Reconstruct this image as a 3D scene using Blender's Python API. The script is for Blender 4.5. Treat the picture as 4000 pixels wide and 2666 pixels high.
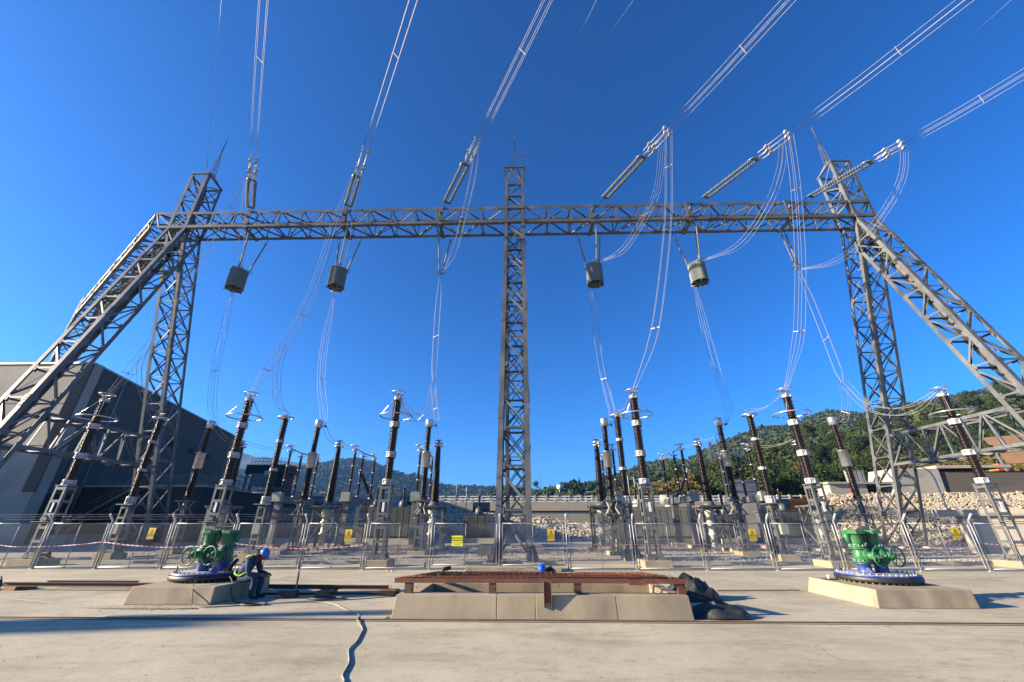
import bpy, math, random
from math import sin, cos, pi, radians, sqrt
from mathutils import Vector as V, Matrix as M, noise as mnoise

for o in list(bpy.data.objects):
    bpy.data.objects.remove(o)
sc = bpy.context.scene
COL = sc.collection

# ---------------------------------------------------------------- camera, sky, sun, exposure
cam = bpy.data.cameras.new('camera')
cam.lens = 14.0
cam.sensor_width = 36.0
cam.clip_start = 0.1
cam.clip_end = 20000
camo = bpy.data.objects.new('camera', cam)
camo.location = (0, 0, 1.75)
camo.rotation_euler = (radians(90 + 24.7), 0, radians(1.4))
COL.objects.link(camo)
sc.camera = camo

SUN_EL = radians(17.0)
SUN_AZ = radians(-99.8)                      # from +Y towards +X
SDIR = V((sin(SUN_AZ) * cos(SUN_EL), cos(SUN_AZ) * cos(SUN_EL), sin(SUN_EL)))
w = bpy.data.worlds.new('World')
sc.world = w
w.use_nodes = True
wn = w.node_tree
sky = wn.nodes.new('ShaderNodeTexSky')
sky.sky_type = 'NISHITA'
sky.sun_disc = False
sky.sun_elevation = SUN_EL
sky.sun_rotation = SUN_AZ
sky.altitude = 300
sky.air_density = 1.0
sky.dust_density = 1.0
sky.ozone_density = 10.0
gm = wn.nodes.new('ShaderNodeGamma')
gm.inputs[1].default_value = 1.2              # film-like contrast of the deep blue sky
hs = wn.nodes.new('ShaderNodeHueSaturation')
hs.inputs['Hue'].default_value = 0.494
hs.inputs['Saturation'].default_value = 1.035
wn.links.new(sky.outputs[0], hs.inputs['Color'])
wn.links.new(hs.outputs[0], gm.inputs[0])
wn.links.new(gm.outputs[0], wn.nodes['Background'].inputs[0])
wn.nodes['Background'].inputs[1].default_value = 0.060

sl = bpy.data.lights.new('sun', 'SUN')
sl.energy = 5.0
sl.angle = radians(0.5)
sl.color = (1.0, 0.83, 0.60)
slo = bpy.data.objects.new('sun', sl)
slo.rotation_euler = (-SDIR).to_track_quat('-Z', 'Y').to_euler()
slo.location = (-60, -20, 60)
COL.objects.link(slo)

sc.view_settings.view_transform = 'Standard'
sc.view_settings.look = 'None'
sc.view_settings.exposure = 1.72
sc.view_settings.gamma = 1.0
sc.render.engine = 'CYCLES'

# ---------------------------------------------------------------- helpers
RND = random.Random(7)

def tag(o, label=None, cat=None, group=None, kind=None):
    if label: o['label'] = label
    if cat: o['category'] = cat
    if group: o['group'] = group
    if kind: o['kind'] = kind
    return o

def empty(name, loc=(0, 0, 0), rz=0.0, label=None, cat=None, group=None):
    o = bpy.data.objects.new(name, None)
    o.empty_display_size = 0.2
    o.location = loc
    o.rotation_euler = (0, 0, rz)
    COL.objects.link(o)
    return tag(o, label, cat, group)

def link(name, me, parent=None, world=False):
    o = bpy.data.objects.new(name, me)
    COL.objects.link(o)
    if parent is not None:
        o.parent = parent
        if world and parent.parent is None:
            o.matrix_parent_inverse = M.Translation(-V(parent.location))
    return o

def copy_tree(o, parent=None):
    c = o.copy()
    COL.objects.link(c)
    if parent is not None:
        c.parent = parent
    for ch in list(o.children):
        copy_tree(ch, c)
    return c

def perp(d):
    d = V(d).normalized()
    a = V((0, 0, 1)) if abs(d.z) < 0.95 else V((1, 0, 0))
    x = d.cross(a).normalized()
    return x, x.cross(d).normalized()

class MB:
    def __init__(s):
        s.v = []; s.f = []; s.sm = []
    def add(s, vs, fs, smooth=False):
        n = len(s.v)
        s.v += [tuple(p) for p in vs]
        s.f += [tuple(i + n for i in f) for f in fs]
        s.sm += [smooth] * len(fs)
        return s
    def box(s, c, d, rz=0.0, R=None):
        hx, hy, hz = d[0] / 2, d[1] / 2, d[2] / 2
        R = R or M.Rotation(rz, 3, 'Z')
        c = V(c)
        vs = [c + R @ V((x * hx, y * hy, z * hz)) for z in (-1, 1) for x, y in ((-1, -1), (1, -1), (1, 1), (-1, 1))]
        return s.add(vs, [(3, 2, 1, 0), (4, 5, 6, 7), (0, 1, 5, 4), (1, 2, 6, 5), (2, 3, 7, 6), (3, 0, 4, 7)])
    def b2(s, lo, hi):
        return s.box([(a + b) / 2 for a, b in zip(lo, hi)], [b - a for a, b in zip(lo, hi)])
    def bar(s, p0, p1, w, h=None, up=(0, 0, 1)):
        p0, p1 = V(p0), V(p1)
        h = h or w
        d = (p1 - p0).normalized()
        u = V(up)
        if abs(d.dot(u)) > 0.98: u = V((1, 0, 0))
        x = d.cross(u).normalized(); y = x.cross(d).normalized()
        vs = [p + x * a * w / 2 + y * b * h / 2 for p in (p0, p1) for a, b in ((-1, -1), (1, -1), (1, 1), (-1, 1))]
        return s.add(vs, [(0, 1, 2, 3), (7, 6, 5, 4), (1, 0, 4, 5), (2, 1, 5, 6), (3, 2, 6, 7), (0, 3, 7, 4)])
    def ell(s, p0, p1, a, b, w, t):                       # angle section, flanges along a and b
        p0, p1, a, b = V(p0), V(p1), V(a).normalized(), V(b).normalized()
        sec = [(0, 0), (w, 0), (w, t), (t, t), (t, w), (0, w)]
        vs = [p + a * i + b * j for p in (p0, p1) for i, j in sec]
        fs = [(i, (i + 1) % 6, 6 + (i + 1) % 6, 6 + i) for i in range(6)]
        fs += [(5, 4, 3, 2, 1, 0), (6, 7, 8, 9, 10, 11)]
        return s.add(vs, fs)
    def tube(s, pts, r, n=6, smooth=True, closed=False, caps=True):
        pts = [V(p) for p in pts]
        m = len(pts)
        rr = r if isinstance(r, (list, tuple)) else [r] * m
        vs = []; px = None
        for i, p in enumerate(pts):
            if closed: d = pts[(i + 1) % m] - pts[i - 1]
            else: d = pts[min(i + 1, m - 1)] - pts[max(i - 1, 0)]
            d.normalize()
            if px is None: x, y = perp(d)
            else:
                x = px - d * px.dot(d)
                x = x.normalized() if x.length > 1e-5 else perp(d)[0]
                y = d.cross(x)
            px = x
            vs += [p + (x * cos(2 * pi * k / n) + y * sin(2 * pi * k / n)) * rr[i] for k in range(n)]
        fs = []
        for i in range(m if closed else m - 1):
            j = (i + 1) % m
            fs += [(i * n + k, i * n + (k + 1) % n, j * n + (k + 1) % n, j * n + k) for k in range(n)]
        s.add(vs, fs, smooth)
        if caps and not closed:
            q = len(s.v) - len(vs)
            s.f += [tuple(q + k for k in range(n - 1, -1, -1)), tuple(q + (m - 1) * n + k for k in range(n))]
            s.sm += [False, False]
        return s
    def cyl(s, p0, p1, r, n=12, smooth=True, r1=None):
        return s.tube([p0, p1], [r, r if r1 is None else r1], n, smooth)
    def ring(s, c, R, r, n=24, k=6, ax=(0, 0, 1)):
        x, y = perp(ax)
        c = V(c)
        return s.tube([c + x * R * cos(2 * pi * i / n) + y * R * sin(2 * pi * i / n) for i in range(n)], r, k, True, True)
    def lathe(s, prof, n=16, c=(0, 0, 0), ax=None, smooth=True, cap=True):
        c = V(c)
        if ax is None: X, Y, Zx = V((1, 0, 0)), V((0, 1, 0)), V((0, 0, 1))
        else:
            Zx = V(ax).normalized(); X, Y = perp(Zx)
        vs = [c + (X * cos(2 * pi * k / n) + Y * sin(2 * pi * k / n)) * r + Zx * z for r, z in prof for k in range(n)]
        fs = [(i * n + k, i * n + (k + 1) % n, (i + 1) * n + (k + 1) % n, (i + 1) * n + k) for i in range(len(prof) - 1) for k in range(n)]
        s.add(vs, fs, smooth)
        if cap:
            q = len(s.v) - len(vs); m = len(prof)
            s.f += [tuple(q + k for k in range(n - 1, -1, -1)), tuple(q + (m - 1) * n + k for k in range(n))]
            s.sm += [False, False]
        return s
    def prism(s, poly, z0, z1, top=None):                 # poly counter-clockwise; top: other outline at z1
        n = len(poly); top = top or poly
        vs = [(x, y, z0) for x, y in poly] + [(x, y, z1) for x, y in top]
        fs = [tuple(range(n - 1, -1, -1)), tuple(range(n, 2 * n))] + [(i, (i + 1) % n, n + (i + 1) % n, n + i) for i in range(n)]
        return s.add(vs, fs)
    def mesh(s, name, mat):
        me = bpy.data.meshes.new(name)
        me.from_pydata(s.v, [], s.f)
        if any(s.sm): me.polygons.foreach_set('use_smooth', s.sm)
        if mat: me.materials.append(mat)
        me.update()
        return me
    def build(s, name, mat, parent=None, world=False, bevel=0.0):
        o = link(name, s.mesh(name, mat), parent, world)
        if bevel:
            b = o.modifiers.new('bevel', 'BEVEL'); b.width = bevel; b.segments = 2; b.limit_method = 'ANGLE'
        return o

def catmull(pts, k=6):
    pts = [V(p) for p in pts]
    q = [pts[0] * 2 - pts[1]] + pts + [pts[-1] * 2 - pts[-2]]
    out = []
    for i in range(1, len(q) - 2):
        a, b, c, d = q[i - 1:i + 3]
        for j in range(k):
            t = j / k
            out.append(0.5 * ((2 * b) + (c - a) * t + (2 * a - 5 * b + 4 * c - d) * t * t + (3 * b - a - 3 * c + d) * t ** 3))
    return out + [pts[-1]]

# ---------------------------------------------------------------- materials
def mat(name, c1, c2=None, scale=2.0, rough=0.6, metal=0.0, bump=0.0, bscale=None, c3=None, s3=0.25, a3=0.5, lo=0.35, hi=0.65,
        rvar=0.0, detail=6.0, spec=0.5, coat=0.0, stretch=None):
    m = bpy.data.materials.new(name)
    m.use_nodes = True
    nt = m.node_tree; N = nt.nodes; L = nt.links
    b = N['Principled BSDF']
    b.inputs['Roughness'].default_value = rough
    b.inputs['Metallic'].default_value = metal
    b.inputs['Specular IOR Level'].default_value = spec
    b.inputs['Coat Weight'].default_value = coat
    b.inputs['Base Color'].default_value = (*c1, 1)
    if not (c2 or bump): return m
    g = N.new('ShaderNodeNewGeometry')
    src = g.outputs['Position']
    if stretch:
        mp = N.new('ShaderNodeMapping'); mp.inputs['Scale'].default_value = stretch
        L.new(src, mp.inputs[0]); src = mp.outputs[0]
    n1 = N.new('ShaderNodeTexNoise'); n1.inputs['Scale'].default_value = scale; n1.inputs['Detail'].default_value = detail
    n1.inputs['Roughness'].default_value = 0.62
    L.new(src, n1.inputs[0])
    if c2:
        r = N.new('ShaderNodeMapRange'); r.inputs[1].default_value = lo; r.inputs[2].default_value = hi
        L.new(n1.outputs[0], r.inputs[0])
        mx = N.new('ShaderNodeMix'); mx.data_type = 'RGBA'
        mx.inputs[6].default_value = (*c1, 1); mx.inputs[7].default_value = (*c2, 1)
        L.new(r.outputs[0], mx.inputs[0])
        out = mx.outputs[2]
        if c3:
            n2 = N.new('ShaderNodeTexNoise'); n2.inputs['Scale'].default_value = s3; n2.inputs['Detail'].default_value = 5
            L.new(src, n2.inputs[0])
            r2 = N.new('ShaderNodeMapRange'); r2.inputs[1].default_value = 0.45; r2.inputs[2].default_value = 0.7; r2.inputs[4].default_value = a3
            L.new(n2.outputs[0], r2.inputs[0])
            m2 = N.new('ShaderNodeMix'); m2.data_type = 'RGBA'; m2.inputs[7].default_value = (*c3, 1)
            L.new(r2.outputs[0], m2.inputs[0]); L.new(out, m2.inputs[6])
            out = m2.outputs[2]
        L.new(out, b.inputs['Base Color'])
    if rvar:
        r3 = N.new('ShaderNodeMapRange'); r3.inputs[3].default_value = rough - rvar; r3.inputs[4].default_value = rough + rvar
        L.new(n1.outputs[0], r3.inputs[0]); L.new(r3.outputs[0], b.inputs['Roughness'])
    if bump:
        n3 = N.new('ShaderNodeTexNoise'); n3.inputs['Scale'].default_value = bscale or scale * 4; n3.inputs['Detail'].default_value = 5
        L.new(src, n3.inputs[0])
        bp = N.new('ShaderNodeBump'); bp.inputs['Strength'].default_value = min(1, bump); bp.inputs['Distance'].default_value = 0.02 if bump <= 1 else 0.02 * bump
        L.new(n3.outputs[0], bp.inputs['Height']); L.new(bp.outputs[0], b.inputs['Normal'])
    return m

MT = {}
MT['steel'] = mat('galvanized_steel', (0.128, 0.133, 0.132), (0.070, 0.075, 0.077), 1.3, 0.5, 0.2, 0.0, c3=(0.20, 0.203, 0.195), s3=0.5, a3=0.6, rvar=0.12)
MT['steel_lt'] = mat('galvanized_equipment_steel', (0.135, 0.14, 0.14), (0.085, 0.09, 0.092), 3.0, 0.5, 0.2, rvar=0.1)
MT['alu'] = mat('aluminium', (0.56, 0.56, 0.55), (0.44, 0.45, 0.45), 5, 0.34, 0.75, rvar=0.08)
MT['wire'] = mat('aluminium_conductor', (0.26, 0.262, 0.26), None, rough=0.5, metal=0.3)
MT['cast'] = mat('cast_flange', (0.46, 0.46, 0.445), (0.33, 0.335, 0.335), 8, 0.5, 0.4)
MT['porc'] = mat('brown_porcelain', (0.0125, 0.0075, 0.006), (0.008, 0.0055, 0.0045), 3, 0.25, 0.0, spec=0.45)
MT['polymer'] = mat('grey_insulator', (0.16, 0.17, 0.17), (0.11, 0.12, 0.12), 4, 0.45)
MT['glassins'] = mat('grey_disc_insulator', (0.15, 0.165, 0.16), (0.10, 0.115, 0.115), 3, 0.25, spec=0.6)
MT['trap'] = mat('trap_grey', (0.15, 0.17, 0.16), (0.115, 0.133, 0.127), 2, 0.55)
MT['dark'] = mat('dark_steel', (0.02, 0.021, 0.023), (0.035, 0.035, 0.035), 4, 0.55)
MT['black'] = mat('black_rubber', (0.012, 0.012, 0.012), (0.022, 0.021, 0.02), 6, 0.5)
MT['fence'] = mat('fence_pipe', (0.50, 0.50, 0.49), (0.40, 0.405, 0.405), 3, 0.45, 0.3)
MT['fwire'] = mat('fence_wire', (0.34, 0.34, 0.335), None, rough=0.5, metal=0.3)
MT['tan_conc'] = mat('concrete_upstand', (0.36, 0.295, 0.195), (0.285, 0.23, 0.15), 1.6, 0.85, 0, 0.12, 26, c3=(0.175, 0.148, 0.108), s3=1.5, a3=0.8, stretch=(1, 1, 0.5))
MT['conc'] = mat('concrete_plain', (0.38, 0.35, 0.285), (0.31, 0.285, 0.235), 1.2, 0.85, 0, 0.3, 14, c3=(0.32, 0.30, 0.26), s3=0.35, a3=0.6)
MT['wall'] = mat('retaining_wall_concrete', (0.38, 0.335, 0.255), (0.31, 0.275, 0.21), 0.5, 0.88, 0, 0.3, 6, c3=(0.30, 0.275, 0.23), s3=0.12, a3=0.6)
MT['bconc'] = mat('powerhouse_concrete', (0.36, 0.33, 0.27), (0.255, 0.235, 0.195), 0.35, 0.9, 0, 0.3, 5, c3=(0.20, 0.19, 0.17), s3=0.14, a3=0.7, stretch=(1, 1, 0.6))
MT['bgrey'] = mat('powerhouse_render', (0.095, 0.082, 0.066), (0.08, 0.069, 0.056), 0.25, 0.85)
MT['bdark'] = mat('shaded_wall_and_joints', (0.022, 0.020, 0.018), (0.017, 0.016, 0.015), 0.4, 0.85)  # near-black carries the deep shade on walls; also used for joints
MT['rust'] = mat('rust_red_steel', (0.185, 0.062, 0.032), (0.12, 0.044, 0.025), 5, 0.7, 0, 0.2, 40, c3=(0.10, 0.045, 0.028), s3=2.5, a3=0.75)
MT['rustdk'] = mat('rusted_rail', (0.14, 0.072, 0.04), (0.08, 0.045, 0.03), 7, 0.8, 0, 0.3, 50)
MT['timber'] = mat('timber_block', (0.27, 0.12, 0.04), (0.19, 0.085, 0.03), 8, 0.8)
MT['green'] = mat('green_paint', (0.014, 0.150, 0.046), (0.010, 0.110, 0.034), 3, 0.46, c3=(0.09, 0.15, 0.085), s3=6.0, a3=0.6, rvar=0.15, bump=0.1, bscale=60)
MT['blue'] = mat('blue_paint', (0.008, 0.045, 0.25), (0.008, 0.035, 0.19), 3, 0.42, c3=(0.13, 0.13, 0.15), s3=6.0, a3=0.65, rvar=0.15)
MT['bolt'] = mat('zinc_bolts', (0.30, 0.29, 0.265), (0.17, 0.16, 0.145), 9, 0.5, 0.3)
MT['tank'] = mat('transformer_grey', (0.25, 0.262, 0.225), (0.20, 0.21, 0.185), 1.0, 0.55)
MT['cream'] = mat('cream_pipe', (0.52, 0.50, 0.40), (0.42, 0.40, 0.32), 2, 0.5)
MT['tarp'] = mat('black_tarpaulin', (0.010, 0.011, 0.011), (0.02, 0.021, 0.02), 5, 0.55, 0, 0.6, 18)
MT['tarp2'] = mat('olive_tarpaulin', (0.040, 0.042, 0.032), (0.022, 0.023, 0.019), 4, 0.5, 0, 0.6, 16)
MT['yellow'] = mat('sign_yellow', (0.72, 0.50, 0.03), (0.66, 0.44, 0.025), 6, 0.5)
MT['lemon'] = mat('sign_lemon', (0.78, 0.75, 0.02), None, rough=0.5)
MT['ink'] = mat('sign_ink', (0.03, 0.025, 0.01), None, rough=0.6)
MT['white'] = mat('white_paint', (0.78, 0.78, 0.75), (0.68, 0.68, 0.65), 3, 0.5)
MT['red'] = mat('red_paint', (0.42, 0.02, 0.02), None, rough=0.45)
MT['orange'] = mat('orange_paint', (0.75, 0.16, 0.015), (0.62, 0.12, 0.012), 3, 0.5)
MT['skin'] = mat('skin', (0.17, 0.075, 0.04), (0.14, 0.06, 0.033), 30, 0.55)
MT['denim'] = mat('blue_workwear', (0.030, 0.058, 0.115), (0.018, 0.038, 0.08), 12, 0.85, 0, 0.5, 45)
MT['jeans'] = mat('navy_trousers', (0.022, 0.045, 0.11), (0.016, 0.03, 0.075), 12, 0.85, 0, 0.5, 45)
MT['blackcloth'] = mat('black_cloth', (0.012, 0.013, 0.016), (0.02, 0.021, 0.025), 12, 0.85)
MT['helmet'] = mat('blue_helmet', (0.03, 0.14, 0.42), (0.025, 0.12, 0.36), 8, 0.3)
MT['helmet2'] = mat('bright_blue_helmet', (0.012, 0.10, 0.62), None, rough=0.3)
MT['hivis'] = mat('lime_reflective_strap', (0.30, 0.52, 0.02), None, rough=0.45)
MT['hose'] = mat('grey_hose', (0.26, 0.25, 0.22), (0.2, 0.19, 0.165), 6, 0.6)
MT['teal'] = mat('teal_pipe', (0.02, 0.20, 0.26), None, rough=0.45)
MT['bluecover'] = mat('blue_plastic', (0.02, 0.08, 0.40), None, rough=0.5)

# ---------------------------------------------------------------- ground
def nodes_mat(name):
    m = bpy.data.materials.new(name); m.use_nodes = True
    nt = m.node_tree
    return m, nt.nodes, nt.links, nt.nodes['Principled BSDF']

def apron_material():
    m, N, L, b = nodes_mat('dusty_concrete_slab')
    g = N.new('ShaderNodeNewGeometry')
    def noise(sc, det=6, rough=0.6, stretch=None):
        n = N.new('ShaderNodeTexNoise'); n.inputs['Scale'].default_value = sc; n.inputs['Detail'].default_value = det; n.inputs['Roughness'].default_value = rough
        src = g.outputs['Position']
        if stretch:
            mp = N.new('ShaderNodeMapping'); mp.inputs['Scale'].default_value = stretch; mp.inputs['Rotation'].default_value = (0, 0, 0.12)
            L.new(src, mp.inputs[0]); src = mp.outputs[0]
        L.new(src, n.inputs[0]); return n.outputs[0]
    def rng(x, lo, hi, a=0.0, z=1.0):
        r = N.new('ShaderNodeMapRange'); r.inputs[1].default_value = lo; r.inputs[2].default_value = hi; r.inputs[3].default_value = a; r.inputs[4].default_value = z
        L.new(x, r.inputs[0]); return r.outputs[0]
    def mix(f, a, c):
        x = N.new('ShaderNodeMix'); x.data_type = 'RGBA'
        L.new(f, x.inputs[0])
        if isinstance(a, tuple): x.inputs[6].default_value = (*a, 1)
        else: L.new(a, x.inputs[6])
        x.inputs[7].default_value = (*c, 1)
        return x.outputs[2]
    c = mix(rng(noise(0.35), 0.38, 0.64), (0.455, 0.415, 0.30), (0.355, 0.32, 0.232))
    c = mix(rng(noise(1.6, 8, 0.65), 0.5, 0.75, 0, 0.65), c, (0.475, 0.43, 0.32))
    c = mix(rng(noise(0.9, 7, 0.7, (0.35, 1.3, 1)), 0.50, 0.70, 0, 0.7), c, (0.25, 0.212, 0.152))
    c = mix(rng(noise(5.0, 6, 0.7, (0.5, 1, 1)), 0.54, 0.70, 0, 0.6), c, (0.26, 0.205, 0.135))
    c = mix(rng(noise(38, 2, 0.5), 0.60, 0.68, 0, 0.6), c, (0.20, 0.175, 0.135))
    c = mix(rng(noise(0.22, 4, 0.6, (1, 0.6, 1)), 0.62, 0.72, 0, 0.35), c, (0.285, 0.262, 0.222))
    c = mix(rng(noise(0.55, 8, 0.75, (0.7, 1.0, 1)), 0.54, 0.64, 0, 0.6), c, (0.235, 0.205, 0.16))
    vo = N.new('ShaderNodeTexVoronoi'); vo.feature = 'DISTANCE_TO_EDGE'; vo.inputs['Scale'].default_value = 0.33
    wp = N.new('ShaderNodeVectorMath'); wp.operation = 'ADD'
    nn = N.new('ShaderNodeTexNoise'); nn.inputs['Scale'].default_value = 1.3; nn.inputs['Detail'].default_value = 6; L.new(g.outputs['Position'], nn.inputs[0])
    L.new(g.outputs['Position'], wp.inputs[0]); L.new(nn.outputs['Color'], wp.inputs[1]); L.new(wp.outputs[0], vo.inputs[0])
    cm = N.new('ShaderNodeMath'); cm.operation = 'MULTIPLY'
    L.new(rng(vo.outputs['Distance'], 0.0, 0.006, 1.0, 0.0), cm.inputs[0]); L.new(rng(noise(0.3, 3, 0.5), 0.5, 0.58, 0, 0.6), cm.inputs[1])
    c = mix(cm.outputs[0], c, (0.16, 0.14, 0.11))
    wv = N.new('ShaderNodeTexWave'); wv.inputs['Scale'].default_value = 1.6; wv.inputs['Distortion'].default_value = 2.5; wv.inputs['Detail'].default_value = 3
    mp = N.new('ShaderNodeMapping'); mp.inputs['Rotation'].default_value = (0, 0, 1.25); L.new(g.outputs['Position'], mp.inputs[0]); L.new(mp.outputs[0], wv.inputs[0])
    tm = N.new('ShaderNodeMath'); tm.operation = 'MULTIPLY'
    L.new(rng(wv.outputs['Fac'], 0.55, 0.95, 0, 0.5), tm.inputs[0]); L.new(rng(noise(0.28, 3, 0.5), 0.53, 0.68, 0, 0.8), tm.inputs[1])
    c = mix(tm.outputs[0], c, (0.28, 0.25, 0.205))
    L.new(c, b.inputs['Base Color'])
    b.inputs['Roughness'].default_value = 0.9
    b.inputs['Specular IOR Level'].default_value = 0.25
    bp = N.new('ShaderNodeBump'); bp.inputs['Strength'].default_value = 0.35; bp.inputs['Distance'].default_value = 0.012
    L.new(noise(11, 8, 0.7), bp.inputs['Height'])
    b2 = N.new('ShaderNodeBump'); b2.inputs['Strength'].default_value = 0.5; b2.inputs['Distance'].default_value = 0.03
    L.new(noise(1.1, 4, 0.5, (0.6, 1.2, 1)), b2.inputs['Height']); L.new(bp.outputs[0], b2.inputs['Normal'])
    L.new(b2.outputs[0], b.inputs['Normal'])
    return m
MT['apron'] = apron_material()

def gravel_material():
    m, N, L, b = nodes_mat('pale_gravel')
    g = N.new('ShaderNodeNewGeometry')
    v = N.new('ShaderNodeTexVoronoi'); v.inputs['Scale'].default_value = 11.0
    L.new(g.outputs['Position'], v.inputs[0])
    cr = N.new('ShaderNodeValToRGB')
    e = cr.color_ramp.elements
    e[0].position = 0.0; e[0].color = (0.24, 0.22, 0.19, 1)
    e[1].position = 1.0; e[1].color = (0.47, 0.44, 0.39, 1)
    for p, c in ((0.35, (0.34, 0.315, 0.275, 1)), (0.7, (0.40, 0.345, 0.28, 1))):
        q = e.new(p); q.color = c
    sx = N.new('ShaderNodeSeparateColor'); L.new(v.outputs['Color'], sx.inputs[0]); L.new(sx.outputs[0], cr.inputs[0])
    n = N.new('ShaderNodeTexNoise'); n.inputs['Scale'].default_value = 0.5; L.new(g.outputs['Position'], n.inputs[0])
    mx = N.new('ShaderNodeMix'); mx.data_type = 'RGBA'; mx.blend_type = 'MULTIPLY'; mx.inputs[7].default_value = (0.72, 0.70, 0.68, 1)
    L.new(n.outputs[0], mx.inputs[0]); L.new(cr.outputs[0], mx.inputs[6])
    L.new(mx.outputs[2], b.inputs['Base Color'])
    b.inputs['Roughness'].default_value = 0.9
    bp = N.new('ShaderNodeBump'); bp.inputs['Strength'].default_value = 1.0; bp.inputs['Distance'].default_value = 0.06; bp.invert = True
    L.new(v.outputs['Distance'], bp.inputs['Height']); L.new(bp.outputs[0], b.inputs['Normal'])
    return m
MT['gravel'] = gravel_material()
MT['stone'] = mat('crushed_stone', (0.56, 0.53, 0.48), (0.40, 0.375, 0.34), 1.6, 0.9, c3=(0.50, 0.40, 0.30), s3=2.2, a3=0.7)
MT['earth'] = mat('earth', (0.26, 0.20, 0.13), (0.19, 0.15, 0.10), 0.2, 0.95)
MT['drygrass'] = mat('dry_grass', (0.20, 0.135, 0.05), (0.14, 0.105, 0.038), 0.5, 0.95, 0, 4, 1.8, c3=(0.065, 0.07, 0.022), s3=0.12, a3=0.8)
MT['orangeearth'] = mat('orange_earth', (0.32, 0.165, 0.068), (0.25, 0.14, 0.06), 0.4, 0.95, 0, 3, 1.2)
MT['hill'] = mat('wooded_hill_floor', (0.022, 0.036, 0.012), (0.035, 0.048, 0.014), 0.03, 0.95, 0, 8, 0.12, c3=(0.06, 0.06, 0.022), s3=0.012, a3=0.5)
MT['hillfar'] = mat('far_hill', (0.020, 0.032, 0.015), (0.030, 0.042, 0.018), 0.02, 0.95, 0, 8, 0.08)

def sheet(name, x0, x1, y0, y1, z, m):
    o = MB().add([(x0, y0, z), (x1, y0, z), (x1, y1, z), (x0, y1, z)], [(0, 1, 2, 3)]).build(name, m)
    return tag(o, kind='structure')
sheet('ground', -6000, 6000, -400, 9000, -0.06, MT['earth'])
sheet('concrete_apron', -90, 90, -60, 21.9, 0.0, MT['apron'])
sheet('gravel_yard', -52, 60, 21.9, 66, -0.012, MT['gravel'])

# ---------------------------------------------------------------- hills
def interp(pts, x):
    if x <= pts[0][0]: return pts[0][1]
    for (a, b), (c, d) in zip(pts, pts[1:]):
        if x <= c:
            t = (x - a) / (c - a); t = t * t * (3 - 2 * t) * 0.5 + t * 0.5
            return b + (d - b) * t
    return pts[-1][1]
HILLS = {}
def hill(name, prof, y0, y1, yb, x0, x1, nx, ny, m, base=0.0, amp=0.06, seed=0.0):
    def H(x, y):
        p = interp(prof, x) - base
        if y <= y1: t = max(0, (y - y0) / (y1 - y0)); s = t ** 1.15
        else: s = max(0, 1 - ((y - y1) / (yb - y1)) ** 1.6)
        n = mnoise.fractal(V((x * 2.2 / (y1 - y0) + seed, y * 2.2 / (y1 - y0), seed)), 1.0, 2.0, 5)
        return base + p * s + p * amp * n * min(1, t * 3 if y <= y1 else 1) * (2.2 - 1.6 * s)
    vs = []; fs = []
    for j in range(ny + 1):
        y = y0 + (yb - y0) * j / ny
        for i in range(nx + 1):
            x = x0 + (x1 - x0) * i / nx
            vs.append((x, y, H(x, y)))
    for j in range(ny):
        for i in range(nx):
            a = j * (nx + 1) + i
            fs.append((a, a + 1, a + nx + 2, a + nx + 1))
    mb = MB().add(vs, fs, True)
    tag(mb.build(name, m), kind='structure')
    HILLS[name] = H
    return H
# skyline heights (x, z) at the ridge distance of each hill
hill('hill_far', [(-2250, 352.5), (-1504, 354.0), (-1418, 328.5), (-1359, 313.5), (-1308, 318.0), (-1278, 304.5), (-1182, 291.0), (-1088, 282.0), (-951, 252.0), (-687, 213.0), (-150, 135.0), (1200, 90.0)],
     1350, 2062, 2850, -2320, 1200, 110, 40, MT['hillfar'], amp=0.035, seed=1.3)
hill('hill_middle', [(-1350, 138.0), (-861, 145.5), (-730, 156.0), (-638, 160.5), (-609, 168.0), (-546, 178.5), (-496, 181.5), (-465, 174.0), (-423, 162.0), (-386, 147.0), (-345, 132.0), (-321, 136.5), (-296, 127.5), (-270, 115.5), (-240, 108.0), (-206, 102.0), (-138, 102.0), (-82, 99.0), (8, 93.0), (180, 75.0), (450, 45.0)],
     650, 1237, 1720, -1380, 450, 120, 44, MT['hillfar'], amp=0.03, seed=4.1)
hill('hill_centre', [(-60, 4), (-36, 17), (-31, 20), (-23, 24), (-15, 27), (-10, 27.3), (-1, 25.5), (10, 23.5), (19, 25.5), (27, 28), (36, 30), (42, 31), (50, 30), (55, 30), (68, 32), (80, 34), (130, 40), (260, 50)],
     200, 350, 450, -80, 260, 70, 30, MT['hill'], base=2, amp=0.02, seed=2.2)
H_R = hill('hill_right', [(60, 30), (95, 53), (128, 63), (154, 71), (179, 81), (210, 86), (236, 84), (270, 100), (303, 114), (329, 123), (358, 133), (400, 136), (427, 147), (462, 158), (506, 153), (586, 166), (661, 179), (773, 199), (1000, 215)],
     240, 600, 900, 60, 1000, 130, 60, MT['hill'], amp=0.03, seed=7.7)
H_N = hill('hill_near', [(20, 6), (48, 9), (80, 14.5), (100, 21.5), (120, 32), (128, 36), (146, 38), (167, 41), (194, 48.5), (203, 51), (220, 53), (245, 60), (257, 61), (330, 70), (400, 74)],
     86, 200, 300, 20, 400, 90, 50, MT['hill'], base=5.2, amp=0.03, seed=9.1)

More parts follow.
